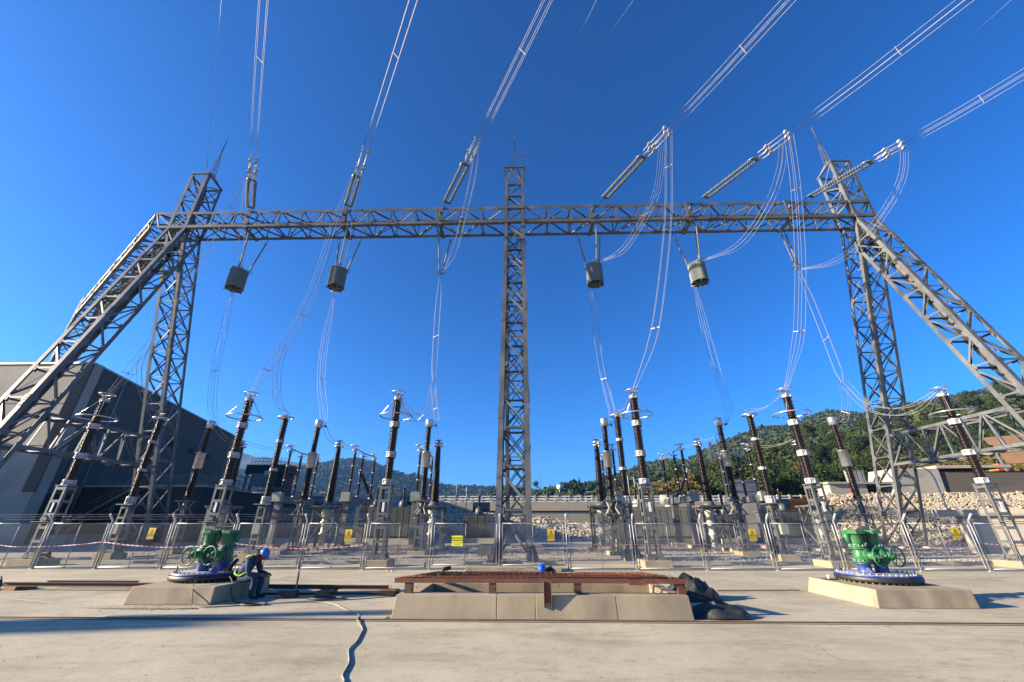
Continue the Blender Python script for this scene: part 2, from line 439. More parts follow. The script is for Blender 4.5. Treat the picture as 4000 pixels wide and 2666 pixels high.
# dry grass bank and orange cutting above the road on the right
BANKS = {}
def bank(name, pts, m, seed):
    # pts: rows of (x, y, z) front to back
    vs = []; fs = []; nx = 40; ny = 8
    A, B, C, D = [V(p) for p in pts]
    BANKS[name] = (A, B, C, D, vs, nx, ny)
    for j in range(ny + 1):
        for i in range(nx + 1):
            s, t = i / nx, j / ny
            p = (A * (1 - s) + B * s) * (1 - t) + (D * (1 - s) + C * s) * t
            n = mnoise.fractal(V((p.x * 0.12, p.y * 0.12, seed)), 1, 2, 4)
            vs.append(p + V((0, 0, n * 1.1 * sin(pi * min(1, t * 1.2)) + 1.2 * sin(pi * t) * 0.5)))
    for j in range(ny):
        for i in range(nx):
            a = j * (nx + 1) + i
            fs.append((a, a + 1, a + nx + 2, a + nx + 1))
    tag(MB().add(vs, fs, True).build(name, m), kind='structure')
bank('grass_bank', [(20, 83.5, 5.0), (35, 83.5, 5.0), (41, 104, 12.0), (22, 104, 9.0)], MT['drygrass'], 3)
bank('grass_slope', [(62, 64, 5.0), (130, 58, 5.2), (150, 84, 19), (76, 86, 12)], MT['drygrass'], 6)
bank('earth_cutting', [(76, 66.5, 10.4), (130, 62, 10.5), (150, 80, 21.5), (92, 83, 17.5)], MT['orangeearth'], 9)

# ---------------------------------------------------------------- powerhouse on the left
ph = empty('powerhouse', (-47.3, 40, 0), label='tall concrete powerhouse with plain grey side wall and slanting roofline', cat='building')
A0, A1 = V((-47.3, 40, 0)), V((-59.4, 85, 0))
d0 = (A1 - A0).normalized(); n0 = V((d0.y, -d0.x, 0))          # outward normal of the side wall
MB().b2((-82, 40.0, 0), (-47.36, 41.2, 17.9)).build('front_wall', MT['bconc'], ph, True)
SL = (A1 - A0).length
out = [(0.0, 4.6), (SL, 4.6), (SL, 15.6)]
out += [(SL - 2.2 + 2.2 * cos(a), 15.6 + 2.2 * sin(a)) for a in [pi / 12 * k for k in range(1, 6)]] + [(SL - 2.2, 17.9), (0.0, 17.9)]
def sideplate(outl, off, th):
    n = len(outl)
    vs = [A0 + d0 * s + n0 * off + V((0, 0, z)) for s, z in outl] + [A0 + d0 * s + n0 * (off - th) + V((0, 0, z)) for s, z in outl]
    return MB().add(vs, [tuple(range(n)), tuple(range(2 * n - 1, n - 1, -1))] + [(i, n + i, n + (i + 1) % n, (i + 1) % n) for i in range(n)])
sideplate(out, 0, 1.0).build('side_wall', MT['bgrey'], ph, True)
sideplate([(0.3, 0), (SL, 0), (SL, 4.6), (0.3, 4.6)], -0.003, 1.0).build('lower_wall', MT['bdark'], ph, True)  # deep shade low on the side wall, put into the colour
sideplate([(0, 17.9), (SL - 2.2, 17.9), (SL - 2.2, 18.08), (0, 18.08)], 0.12, 1.3).build('roof_edge', MT['cast'], ph, True)
MB().b2((-82, 39.88, 17.9), (-47.4, 41.3, 18.08)).build('roof_edge', MT['cast'], ph, True)
MB().add([(-82, 41, 17.8), (-47.9, 41, 17.8), (-59.9, 85, 17.8), (-82, 85, 17.8)], [(0, 1, 2, 3)]).build('roof', MT['bconc'], ph, True)
MB().b2((-82, 41.2, 0), (-81, 85, 17.8)).build('far_wall', MT['bconc'], ph, True)
sideplate([(2.5, 5.6), (8.0, 5.6), (8.0, 8.4), (2.5, 8.4)], 0.02, 0.1).build('opening', MT['dark'], ph, True)
sideplate([(2.3, 8.4), (8.6, 8.4), (8.6, 8.8), (2.3, 8.8)], 0.5, 0.6).build('canopy', MT['bconc'], ph, True)
for x0, z0 in ((-60, 0.2), ):
    MB().b2((x0, 39.95, 2.4), (-54.2, 40.05, 5.4)).build('opening', MT['rustdk'], ph, True)
    MB().b2((x0, 39.6, 5.4), (-53.9, 39.99, 5.9)).build('lintel', MT['bconc'], ph, True)
    MB().b2((x0, 39.5, 1.9), (-53.9, 39.99, 2.4)).build('sill', MT['bconc'], ph, True)
for z in (9.0, 13.4):                                           # pour joints of the front wall
    MB().b2((-82, 39.97, z), (-47.4, 40.0, z + 0.05)).build('joint_strip', MT['bdark'], ph, True)
for s in (5.6, 16.8, 28.2, 39.6):
    pd = A0 + d0 * s + n0 * 0.12
    MB().tube([pd + V((0, 0, 0.3)), pd + V((0, 0, 17.7))], 0.08, 8).build('downpipe', MT['cast'], ph, True)
for s, z in ((13.5, 12.2), (19.5, 12.2), (25.5, 12.2), (31.5, 12.2)):
    sideplate([(s, z), (s + 1.6, z), (s + 1.6, z + 0.9), (s, z + 0.9)], 0.03, 0.08).build('louvre', MT['bdark'], ph, True)
sideplate([(33, 0.05), (36, 0.05), (36, 3.4), (33, 3.4)], 0.04, 0.08).build('door', MT['steel'], ph, True)
for s in (11.0, 22.5, 34.0):
    sideplate([(s, 4.65), (s + 0.06, 4.65), (s + 0.06, 17.8), (s, 17.8)], 0.01, 0.05).build('joint_strip', MT['bdark'], ph, True)

# lower terrace beside the powerhouse with its railing and stair
tr = empty('terrace', (-40, 46, 0), label='dark terrace wall beside the powerhouse carrying a metal railing', cat='terrace')
MB().prism([(-58, 46), (-35.2, 46), (-38.3, 76), (-64, 76)], 0, 5.5).build('retaining_wall', MT['bdark'], tr, True)  # shade on the terrace wall is put into its dark colour
MB().prism([(-58, 45.8), (-35.0, 45.8), (-38.1, 76.2), (-64, 76.2)], 5.5, 5.7).build('slab', MT['bconc'], tr, True)
def railing(parent, p0, p1, h=1.05, step=0.16, m=None):
    p0, p1 = V(p0), V(p1); n = max(1, int((p1 - p0).length / step))
    r = MB(); q = MB()
    r.bar(p0 + V((0, 0, h)), p1 + V((0, 0, h)), 0.06); r.bar(p0 + V((0, 0, 0.1)), p1 + V((0, 0, 0.1)), 0.05)
    for i in range(n + 1):
        p = p0 + (p1 - p0) * i / n
        q.bar(p, p + V((0, 0, h)), 0.05 if i % 10 == 0 else 0.022)
    r.build('handrail', m or MT['steel'], parent, True); q.build('balusters', m or MT['steel'], parent, True)
railing(tr, (-35.2, 46, 5.7), (-38.2, 76, 5.7))
railing(tr, (-41.4, 46, 5.7), (-35.2, 46, 5.7))
st = empty('stair', (-45, 45.2, 0), label='steel stair with pipe handrail climbing to the dark terrace', cat='stair')
sm = MB()
for k in range(24):
    sm.box((-48.8 + 0.31 * k, 45.2, 0.9 + 0.2 * k), (0.3, 1.2, 0.05))
sm.build('treads', MT['dark'], st, True)
MB().bar((-49, 44.55, 0.8), (-41.4, 44.55, 5.6), 0.05, 0.25).bar((-49, 45.75, 0.8), (-41.4, 45.75, 5.6), 0.05, 0.25).build('stringers', MT['steel'], st, True)
hm = MB().bar((-49, 44.55, 1.9), (-41.4, 44.55, 6.7), 0.05).bar((-49, 44.55, 1.4), (-41.4, 44.55, 6.2), 0.04)
for k in range(7):
    hm.bar((-49 + 1.27 * k, 44.55, 0.85 + 0.8 * k), (-49 + 1.27 * k, 44.55, 1.9 + 0.8 * k), 0.05)
hm.build('handrail', MT['steel'], st, True)
tag(MB().b2((-53, 41.9, 0), (-44.2, 45.9, 0.78)).build('low_platform', MT['bconc']), 'low concrete platform at the foot of the steel stair', 'platform')

# ---------------------------------------------------------------- retaining wall behind the yard with concrete railing
rw = empty('retaining_wall', (20, 75, 0), label='long pale concrete retaining wall with post and rail parapet behind the yard', cat='wall')
x = -16.0
while x < 58:
    MB().b2((x, 75.0, 0), (x + 5.96, 76, 3.7)).build('wall_panel', MT['wall'], rw, True)
    MB().b2((x, 74.75, 3.86), (x + 5.97, 76, 5.3)).build('upper_panel', MT['wall'], rw, True)
    x += 6.0
MB().b2((-16, 75.06, 3.7), (58, 76, 3.86)).build('joint', MT['bdark'], rw, True)
postm = MB().b2((-0.13, -0.13, 0), (0.13, 0.13, 1.12)).mesh('post', MT['wall'])
for yy, rows in ((75.0, 5.3), (82.0, 5.3)):
    k = 0
    x = -15.8
    while x < 50:
        p = link('post', postm, rw); p.matrix_parent_inverse = M.Translation(-V(rw.location)); p.location = (x, yy, rows)
        x += 2.0; k += 1
    for z in (0.35, 0.82):
        MB().b2((-15.8, yy - 0.05, rows + z), (50, yy + 0.05, rows + z + 0.14)).build('rail', MT['white'], rw, True)
tag(MB().b2((-40, 76.0, 5.0), (58, 84, 5.28)).build('road', MT['conc']), kind='structure')

# ---------------------------------------------------------------- rock slopes
def rock(rng, c, s, mb, squash=0.75):
    base = ROCKV
    R = M.Rotation(rng.uniform(0, 6.28), 3, 'Z') @ M.Rotation(rng.uniform(0, 6.28), 3, 'X')
    k = (s * rng.uniform(0.7, 1.3), s * rng.uniform(0.6, 1.1), s * squash * rng.uniform(0.7, 1.2))
    vs = []
    for v in base:
        q = R @ V((v[0] * k[0], v[1] * k[1], v[2] * k[2])) * rng.uniform(0.8, 1.15)
        vs.append((c[0] + q.x, c[1] + q.y, c[2] + q.z))
    mb.add(vs, ROCKF)
_t = (1 + sqrt(5)) / 2
ROCKV = [V(p).normalized() for p in ((-1, _t, 0), (1, _t, 0), (-1, -_t, 0), (1, -_t, 0), (0, -1, _t), (0, 1, _t), (0, -1, -_t), (0, 1, -_t), (_t, 0, -1), (_t, 0, 1), (-_t, 0, -1), (-_t, 0, 1))]
ROCKF = [(0, 11, 5), (0, 5, 1), (0, 1, 7), (0, 7, 10), (0, 10, 11), (1, 5, 9), (5, 11, 4), (11, 10, 2), (10, 7, 6), (7, 1, 8), (3, 9, 4), (3, 4, 2), (3, 2, 6), (3, 6, 8), (3, 8, 9), (4, 9, 5), (2, 4, 11), (6, 2, 10), (8, 6, 7), (9, 8, 1)]
def rocks(name, fn, n, smin, smax, seed, m, label):
    rng = random.Random(seed); mb = MB()
    for _ in range(n):
        c = fn(rng)
        rock(rng, c, smin + (smax - smin) * rng.random() ** 2, mb)
    return tag(mb.build(name, m), label, 'rocks', kind='stuff')
def riprap_material(name, cols, sc):
    m, N, L, b = nodes_mat(name)
    g = N.new('ShaderNodeNewGeometry')
    cr = N.new('ShaderNodeValToRGB'); e = cr.color_ramp.elements
    e[0].position = 0; e[0].color = (*cols[0], 1); e[1].position = 1; e[1].color = (*cols[-1], 1)
    for i, c in enumerate(cols[1:-1]):
        q = e.new((i + 1) / (len(cols) - 1)); q.color = (*c, 1)
    L.new(g.outputs['Random Per Island'], cr.inputs[0])
    n = N.new('ShaderNodeTexNoise'); n.inputs['Scale'].default_value = sc; n.inputs['Detail'].default_value = 6
    L.new(g.outputs['Position'], n.inputs[0])
    mx = N.new('ShaderNodeMix'); mx.data_type = 'RGBA'; mx.blend_type = 'MULTIPLY'; mx.inputs[7].default_value = (0.6, 0.58, 0.55, 1)
    L.new(n.outputs[0], mx.inputs[0]); L.new(cr.outputs[0], mx.inputs[6]); L.new(mx.outputs[2], b.inputs['Base Color'])
    b.inputs['Roughness'].default_value = 0.9
    bp = N.new('ShaderNodeBump'); bp.inputs['Strength'].default_value = 0.6; bp.inputs['Distance'].default_value = 0.05
    L.new(n.outputs[0], bp.inputs['Height']); L.new(bp.outputs[0], b.inputs['Normal'])
    return m
MT['rip'] = riprap_material('riprap_stone', [(0.44, 0.40, 0.32), (0.36, 0.32, 0.25), (0.40, 0.34, 0.25), (0.48, 0.45, 0.38), (0.29, 0.265, 0.215), (0.40, 0.30, 0.20)], 4)
def f_mid(r):
    x = r.uniform(-30, 13.5); t = r.random()
    top = interp([(-30, 4.9), (-13, 4.8), (-10.6, 4.0), (-6, 3.4), (-2, 3.0), (3, 2.8), (7, 2.2), (11, 1.7), (14, 0.9)], x)
    top += 0.35 * mnoise.noise(V((x * 0.4, 1, 2)))
    return (x, 61 + 13 * t, top * t ** 0.8)
def slab4(name, pts, m, kind='structure'):
    return tag(MB().add(pts, [(0, 1, 2, 3)]).build(name, m), kind=kind)
slab4('rock_slope', [(-31, 61.3, -0.1), (13.5, 61.3, -0.1), (13.5, 74.9, 0.8), (-31, 74.9, 4.3)], MT['earth'])
rocks('riprap', f_mid, 8000, 0.16, 0.42, 11, MT['rip'], 'pale broken rocks heaped against the long retaining wall')
def f_right(r):
    x = r.uniform(33.5, 78); t = r.random()
    y0 = 43.0 - 0.09 * (x - 38)
    e = max(0, (39.5 - x) / 6)
    return (x, y0 + 13 * t + 8 * e * (1 - t), 5.25 * t * (1 - 0.75 * e) + 0.05 + 0.2 * mnoise.noise(V((x * 0.5, t * 6, 3))))
slab4('rock_bank', [(33.4, 50.5, -0.1), (80, 39.2, -0.1), (80, 52.4, 5.05), (39.5, 55.9, 5.05)], MT['earth'])
slab4('bank_top', [(39.2, 55.8, 5.1), (80, 52.2, 5.1), (130, 70, 5.2), (39.2, 84, 5.2)], MT['earth'])
rocks('riprap', f_right, 19000, 0.08, 0.17, 12, MT['rip'], 'sunlit pale stones covering the bank below the road')
def f_gr(r):
    return (r.uniform(-26, 34), 22.2 + 14 * r.random() ** 1.6, 0.0)
def gravel_stones():
    rng = random.Random(5); mb = MB()
    O = [(1, 0, 0), (0, 1, 0), (-1, 0, 0), (0, -1, 0), (0, 0, 1)]
    for _ in range(14000):
        c = f_gr(rng); s = rng.uniform(0.025, 0.06); a = rng.uniform(0, 6.28)
        vs = []
        for x, y, z in O:
            k = s * rng.uniform(0.7, 1.3)
            vs.append((c[0] + (x * cos(a) - y * sin(a)) * k, c[1] + (x * sin(a) + y * cos(a)) * k, c[2] + z * k * 0.9 - 0.004))
        mb.add(vs, [(0, 1, 4), (1, 2, 4), (2, 3, 4), (3, 0, 4)])
    tag(mb.build('gravel', MT['rip']), 'loose pale gravel spread over the switchyard', 'gravel', kind='stuff')
gravel_stones()
def f_litter(r):
    return (r.gauss(-8.2, 1.0), r.gauss(10.7, 0.22), 0.0)
def litter():
    rng = random.Random(3); mb = MB()
    spots = [(rng.gauss(-8.2, 1.0), rng.gauss(10.7, 0.2)) for _ in range(350)] + [(rng.uniform(-9, 10), rng.uniform(2.5, 9.2)) for _ in range(260)] + [(rng.uniform(-10, 12), rng.uniform(9.2, 18)) for _ in range(160)] + [(rng.uniform(3.8, 8), rng.gauss(13.3, 0.12)) for _ in range(120)]
    for x, y in spots:
        s = rng.uniform(0.004, 0.011)
        rock(rng, (x, y, s * 0.4), s, mb)
    tag(mb.build('grit', MT['earth']), 'small stones and grit scattered over the concrete apron', 'grit', kind='stuff')
litter()
kb = MB()
for k in range(16):
    kb.b2((-48 + 6 * k, 21.9, -0.1), (-48 + 6 * k + 5.98, 22.15, 0.12))
tag(kb.build('kerb', MT['conc']), kind='structure')
tag(MB().b2((-45, 26.0, -0.05), (50, 26.7, 0.05)).build('cable_trench_cover', MT['conc']), kind='structure')

# ---------------------------------------------------------------- steel gantry
GX = (-33.2, -0.47, 32.25)                   # column centre lines
HW = 0.95                                    # half width of the columns
YF, YB = 29.6, 31.65                         # front and back chord planes of the beam
ZB, ZT = 27.8, 29.75                         # bottom and top chords of the beam
gantry = empty('gantry', (-0.47, 30.6, 0), label='tall grey lattice steel gantry spanning the switchyard on splayed legs', cat='gantry')

def unit_ell(w, t, m):
    return MB().ell((0, 0, 0), (0, 0, 1), (1, 0, 0), (0, 1, 0), w, t).mesh('brace', m)
UE = {}
def member(name, p0, p1, a, b, w, t, parent, m):
    p0, p1 = V(p0), V(p1)
    d = p1 - p0; L = d.length; d.normalize()
    b = V(b); b = (b - d * b.dot(d)).normalized()
    a = b.cross(d).normalized()
    k = (round(w, 3), m.name)
    if k not in UE: UE[k] = unit_ell(w, t, m)
    o = bpy.data.objects.new(name, UE[k]); COL.objects.link(o)
    o.parent = parent
    c = p0 - a * w * 0.5
    o.matrix_basis = M(((a.x, b.x, d.x * L, c.x), (a.y, b.y, d.y * L, c.y), (a.z, b.z, d.z * L, c.z), (0, 0, 0, 1)))
    return o

def lattice(part, ch0, ch1, n, w, wb, single, m, pat='z', zs=None, off=0):
    """four chords ch0[i] -> ch1[i] in ring order; bracing on the four faces; faces listed in `single` get one object per brace"""
    ch0 = [V(p) for p in ch0]; ch1 = [V(p) for p in ch1]
    for i in range(4):
        mb = MB()
        a = (ch0[(i + 1) % 4] - ch0[i]).normalized(); b = (ch0[i - 1] - ch0[i]).normalized()
        mb.ell(ch0[i], ch1[i], a, b, w, 0.028)
        L = (ch1[i] - ch0[i]).length
        for k in range(1, max(2, int(L / 8.5)) + 1):               # bolted splice plates
            t = k * 8.2 / L + 0.04 * i
            if t > 0.96: break
            c = ch0[i].lerp(ch1[i], t); d = (ch1[i] - ch0[i]).normalized()
            mb.bar(c - d * 0.45 + a * w * 0.5 - b * 0.014, c + d * 0.45 + a * w * 0.5 - b * 0.014, w * 0.94, 0.024, up=b)
            mb.bar(c - d * 0.45 + b * w * 0.5 - a * 0.014, c + d * 0.45 + b * w * 0.5 - a * 0.014, w * 0.94, 0.024, up=a)
            for e in range(5):
                for f2 in (0.3, 0.7):
                    q = c + d * (-0.36 + 0.18 * e)
                    mb.box(q + a * w * f2 - b * 0.034, (0.035, 0.035, 0.035)); mb.box(q + b * w * f2 - a * 0.034, (0.035, 0.035, 0.035))
        if w > 0.25:
            d = (ch1[i] - ch0[i]).normalized()
            for k in range(1, n):                                  # gusset plates at the panel points
                c = ch0[i].lerp(ch1[i], k / n)
                mb.bar(c - d * 0.2 + a * (w + 0.05) + b * 0.02, c + d * 0.2 + a * (w + 0.05) + b * 0.02, 0.2, 0.012, up=b)
                mb.bar(c - d * 0.2 + b * (w + 0.05) + a * 0.02, c + d * 0.2 + b * (w + 0.05) + a * 0.02, 0.2, 0.012, up=a)
        mb.build('chord', m, part)
    rest = MB()
    for f in range(4):
        i, j = f, (f + 1) % 4
        k_in = (ch0[(f + 2) % 4] - ch0[j]).normalized()
        def at(c, k):
            return ch0[c].lerp(ch1[c], k / n)
        def put(p, q, sh):
            p = p + k_in * (0.03 + sh); q = q + k_in * (0.03 + sh)
            d = (q - p).normalized(); p = p + d * 0.08; q = q - d * 0.08
            if f in single: member('brace', p, q, None, k_in, wb, 0.012, part, m)
            else:
                b = (k_in - d * k_in.dot(d)).normalized(); a = b.cross(d)
                rest.ell(p - a * wb / 2, q - a * wb / 2, a, b, wb, 0.012)
        for k in range(n + 1):
            if 0 < k < n or pat == 'beam': put(at(i, k), at(j, k), 0.0)
            if k < n:
                if (k + f + off) % 2 == 0: put(at(i, k), at(j, k + 1), 0.012)
                else: put(at(j, k), at(i, k + 1), 0.012)
                if pat == 'x':
                    if (k + f + off) % 2: put(at(i, k), at(j, k + 1), 0.12)
                    else: put(at(j, k), at(i, k + 1), 0.12)
    if rest.v:
        tag(rest.build('bracing', m, part), kind='stuff')

def part_empty(name, parent):
    o = bpy.data.objects.new(name, None); o.empty_display_size = 0.2; COL.objects.link(o)
    o.parent = parent; o.matrix_parent_inverse = M.Translation(-V(parent.location))
    return o

for gi, gx in enumerate(GX):
    x0, x1 = gx - HW, gx + HW
    fl = part_empty('front_leg', gantry)
    lattice(fl, [(x0, 21.9, 0.12), (x1, 21.9, 0.12), (x1, 23.5, 0.12), (x0, 23.5, 0.12)],
            [(x0, YF, ZB), (x1, YF, ZB), (x1, YB, ZB), (x0, YB, ZB)], 12, 0.31, 0.125, (0, 1) if gi < 2 else (0, 3), MT['steel'])
    bl = part_empty('back_leg', gantry)
    lattice(bl, [(x0, 37.4, 0.12), (x1, 37.4, 0.12), (x1, 39.5, 0.12), (x0, 39.5, 0.12)],
            [(x0, YF + 0.02, ZB - 0.05), (x1, YF + 0.02, ZB - 0.05), (x1, YB - 0.02, ZB - 0.05), (x0, YB - 0.02, ZB - 0.05)], 12, 0.27, 0.09, (), MT['steel'], pat='x', off=1)
    pk = part_empty('peak', gantry)
    e = 0.004
    lattice(pk, [(x0 - e, YF - e, ZB), (x1 + e, YF - e, ZB), (x1 + e, YB + e, ZB), (x0 - e, YB + e, ZB)],
            [(x0 - e, YF - e, 34.95), (x1 + e, YF - e, 34.95), (x1 + e, YB + e, 34.6), (x0 - e, YB + e, 34.6)], 4, 0.30, 0.11, (0,), MT['steel'])
    cap = MB()
    for a, b in (((x0, YF, 34.95), (x1, YF, 34.95)), ((x0, YB, 34.6), (x1, YB, 34.6)), ((x0, YF, 34.95), (x0, YB, 34.6)), ((x1, YF, 34.95), (x1, YB, 34.6))):
        cap.bar(a, b, 0.16)
    for sx in (x0, x1):
        cap.bar((sx, YF, 34.95), (gx + (0.25 if sx > gx else -0.25), 30.5, 36.0), 0.08)
        cap.bar((sx, YB, 34.6), (gx + (0.25 if sx > gx else -0.25), 30.5, 36.0), 0.08)
    cap.build('cap_frame', MT['steel'], pk)
    lr = MB()
    rx = gx + (0.55 if gi == 0 else -0.55 if gi == 2 else 0)
    for sx, sy in ((-0.2, -0.2), (0.2, -0.2), (0.2, 0.2), (-0.2, 0.2)):
        lr.bar((rx + sx, 30.3 + sy, 35.0), (rx + sx * 0.45, 30.3 + sy * 0.45, 38.0), 0.05)
    for z in (35.6, 36.2, 36.8, 37.4, 37.95):
        q = 0.2 - 0.11 * (z - 35) / 3
        for s in ((-1, -1, 1, -1), (1, -1, 1, 1), (1, 1, -1, 1), (-1, 1, -1, -1)):
            lr.bar((rx + s[0] * q, 30.3 + s[1] * q, z), (rx + s[2] * q, 30.3 + s[3] * q, z), 0.035)
    lr.tube([(rx, 30.3, 37.6), (rx, 30.3, 40.7)], 0.055, 6).tube([(rx, 30.3, 40.7), (rx, 30.3, 41.7)], [0.02, 0.006], 5)
    lr.build('lightning_rod', MT['steel_lt'], pk)
    # feet
    for Y in (21.9, 23.5, 37.4, 39.5):
        for sx in (x0, x1):
            ft = MB()
            s = -1 if Y < 30 else 1
            ft.box((sx, Y, 0.09), (0.7, 0.7, 0.05))
            ft.prism([(sx - 0.33, Y - 0.02), (sx + 0.33, Y - 0.02), (sx + 0.33, Y + 0.02), (sx - 0.33, Y + 0.02)], 0.115, 0.8,
                     [(sx - 0.08, Y + 0.1 - 0.02), (sx + 0.08, Y + 0.1 - 0.02), (sx + 0.08, Y + 0.1 + 0.02), (sx - 0.08, Y + 0.1 + 0.02)])
            ft.prism([(sx - 0.02, Y - 0.33), (sx + 0.02, Y - 0.33), (sx + 0.02, Y + 0.33), (sx - 0.02, Y + 0.33)], 0.117, 0.8,
                     [(sx - 0.02, Y - 0.0), (sx + 0.02, Y - 0.0), (sx + 0.02, Y + 0.2), (sx - 0.02, Y + 0.2)])
            for bx in (-0.26, 0.26):
                for by in (-0.26, 0.26):
                    ft.cyl((sx + bx, Y + by, 0.1), (sx + bx, Y + by, 0.2), 0.03, 6)
            ft.build('foot', MT['steel'], gantry, True)
            MB().box((sx, Y, 0.02), (1.0, 1.0, 0.14)).build('footing', MT['conc'], gantry, True)
    # low brace between the legs
    br = part_empty('leg_brace', gantry)
    def legy(z, front, inner):
        t = z / ZB
        if front: return (23.5 + (YB - 23.5) * t) if inner else (21.9 + (YF - 21.9) * t)
        return (37.4 + (YF - 37.4) * t) if inner else (39.5 + (YB - 39.5) * t)
    if gi != 1:
        lattice(br, [(x0, legy(6.2, True, True), 6.2), (x1, legy(6.2, True, True), 6.2), (x1, legy(8.7, True, True), 8.7), (x0, legy(8.7, True, True), 8.7)],
                [(x0, legy(6.2, False, True), 6.2), (x1, legy(6.2, False, True), 6.2), (x1, legy(8.7, False, True), 8.7), (x0, legy(8.7, False, True), 8.7)], 6, 0.22, 0.12, (1, 3), MT['steel'])
    else:
        for z in (6.2, 8.7):
            for sx in (x0, x1):
                MB().bar((sx, legy(z, True, True), z), (sx, legy(z, False, True), z), 0.16).build('strut', MT['steel'], br)

# two spans of the box beam, running a little past the outer columns
bm = part_empty('beam', gantry)
XA = -35.9
KD = V((-0.83, 0.56, 0)); KN = V((0.56, 0.83, 0)) * 2.05
def ends(x): return [(x, YF, ZT), (x, YF, ZB), (x, YB, ZB), (x, YB, ZT)]
lattice(bm, [(XA, YF, ZT), (XA + 0.9, YF, ZB), (XA + 1.2, YB, ZB), (XA + 1.2, YB, ZT)], ends(GX[0] + HW), 2, 0.31, 0.115, (0, 1), MT['steel'], pat='beam')
for xa, xb in ((GX[0] + HW, GX[1] - HW), (GX[1] + HW, GX[2] - HW)):
    lattice(bm, ends(xa), ends(xb), 14, 0.31, 0.115, (0, 1), MT['steel'], pat='beam')
# third bay turns back towards the powerhouse roof
tb = part_empty('turned_beam', gantry)
P0 = V((XA, YF, 0)); P1 = P0 + KD * 30
def kends(p, z0, z1): return [tuple(p) [:2] + (z1,), tuple(p)[:2] + (z0,), tuple(p + KN)[:2] + (z0,), tuple(p + KN)[:2] + (z1,)]
lattice(tb, kends(P1, ZB, ZT), kends(P0 + KD * 0.3, ZB, ZT), 13, 0.31, 0.115, (0,), MT['steel'], pat='beam')
tl = part_empty('end_leg', gantry)
q0 = P1 + KD * 0.4
lattice(tl, [tuple(q0 + KD * a + KN * b)[:2] + (17.9,) for a, b in ((0, 0), (1.9, 0), (1.9, 1), (0, 1))],
        [tuple(q0 + KD * a + KN * b)[:2] + (31.0,) for a, b in ((0, 0), (1.9, 0), (1.9, 1), (0, 1))], 6, 0.33, 0.12, (), MT['steel'])
for xa, xb in ((GX[1] - HW, GX[1] + HW), (GX[2] - HW, GX[2] + HW)):
    for y in (YF + 0.03, YB - 0.03):
        for z in (ZB + 0.15, ZT - 0.15):
            MB().bar((xa, y, z), (xb, y, z), 0.2, 0.34).build('chord_link', MT['steel'], bm)

# insulator attachment plates under and on the beam
PH = (-26.5, -17.0, -7.6, 6.9, 16.1, 25.4)
for x in PH:
    q = MB().box((x, YF - 0.06, 28.95), (0.45, 0.06, 1.7)).box((x, YF + 1.0, 27.72), (0.3, 2.1, 0.16)).box((x, YF - 0.2, 28.95), (0.05, 0.3, 0.3))
    q.build('hanger_plate', MT['steel'], gantry, True)
for sx, y in ((30.75, 38.0), (32.3, 37.2)):
    f = MB().box((sx - 0.1, y - 0.35, 2.55), (0.5, 0.16, 0.42), R=M.Rotation(0.35, 3, 'X')).bar((sx, y, 2.5), (sx - 0.1, y - 0.3, 2.5), 0.06)
    f.build('floodlight', MT['steel_lt'], gantry, True)

# ---------------------------------------------------------------- switchyard equipment
def sheds(z0, z1, rc, rs, pitch=0.07, r1=None):
    pitch *= 1.35; rc *= 0.92; r1 = r1 * 0.92 if r1 else None; rs *= 1.03
    n = max(2, int(round((z1 - z0) / pitch))); out = [(rc, z0)]
    k = (z1 - z0) / n
    for i in range(n):
        t = i / n; f = 1 + ((r1 or rc) / rc - 1) * t
        z = z0 + i * k
        s = rs * f * (1.0 if i % 2 == 0 else 0.9)
        out += [(rc * f, z + 0.12 * k), (s, z + 0.45 * k), (s, z + 0.62 * k), (rc * f, z + 0.85 * k)]
    out.append(((r1 or rc), z1))
    return out
def flange(z0, z1, r, m='cast', fins=8):
    mb = MB()
    h = z1 - z0
    mb.lathe([(r * 1.1, z0), (r * 1.1, z0 + h * 0.18), (r * 0.85, z0 + h * 0.25), (r * 1.0, z0 + h * 0.5), (r * 0.85, z0 + h * 0.75), (r * 1.1, z0 + h * 0.82), (r * 1.1, z1)], 14)
    for k in range(fins):
        a = 2 * pi * k / fins
        mb.box((r * 0.98 * cos(a), r * 0.98 * sin(a), (z0 + z1) / 2), (r * 0.34, 0.03, h * 0.9), a)
    return mb
def ladder_stand(parent, z0, z1, w, m, step=0.6, taper=1.0, post=0.105):
    for sx, sy in ((-1, -1), (1, -1), (1, 1), (-1, 1)):
        p0 = V((sx * w / 2, sy * w / 2, z0)); p1 = V((sx * w / 2 * taper, sy * w / 2 * taper, z1))
        MB().ell(p0, p1, (-sx, 0, 0), (0, -sy, 0), post, 0.014).build('leg', m, parent)
    n = int((z1 - z0) / step)
    for i in range(n + 1):
        z = z0 + 0.12 + (z1 - z0 - 0.24) * i / n
        e = w / 2 * (1 + (taper - 1) * (z - z0) / (z1 - z0)) + 0.004
        R = e * 1.4142
        mb = MB().lathe([(R, z - 0.06), (R, z + 0.06), (R - 0.02, z + 0.06), (R - 0.02, z - 0.06), (R, z - 0.06)], 4, smooth=False, cap=False)
        c, sn = cos(pi / 4), sin(pi / 4)
        mb.v = [(x * c - y * sn, x * sn + y * c, zz) for x, y, zz in mb.v]
        mb.build('batten', m, parent)
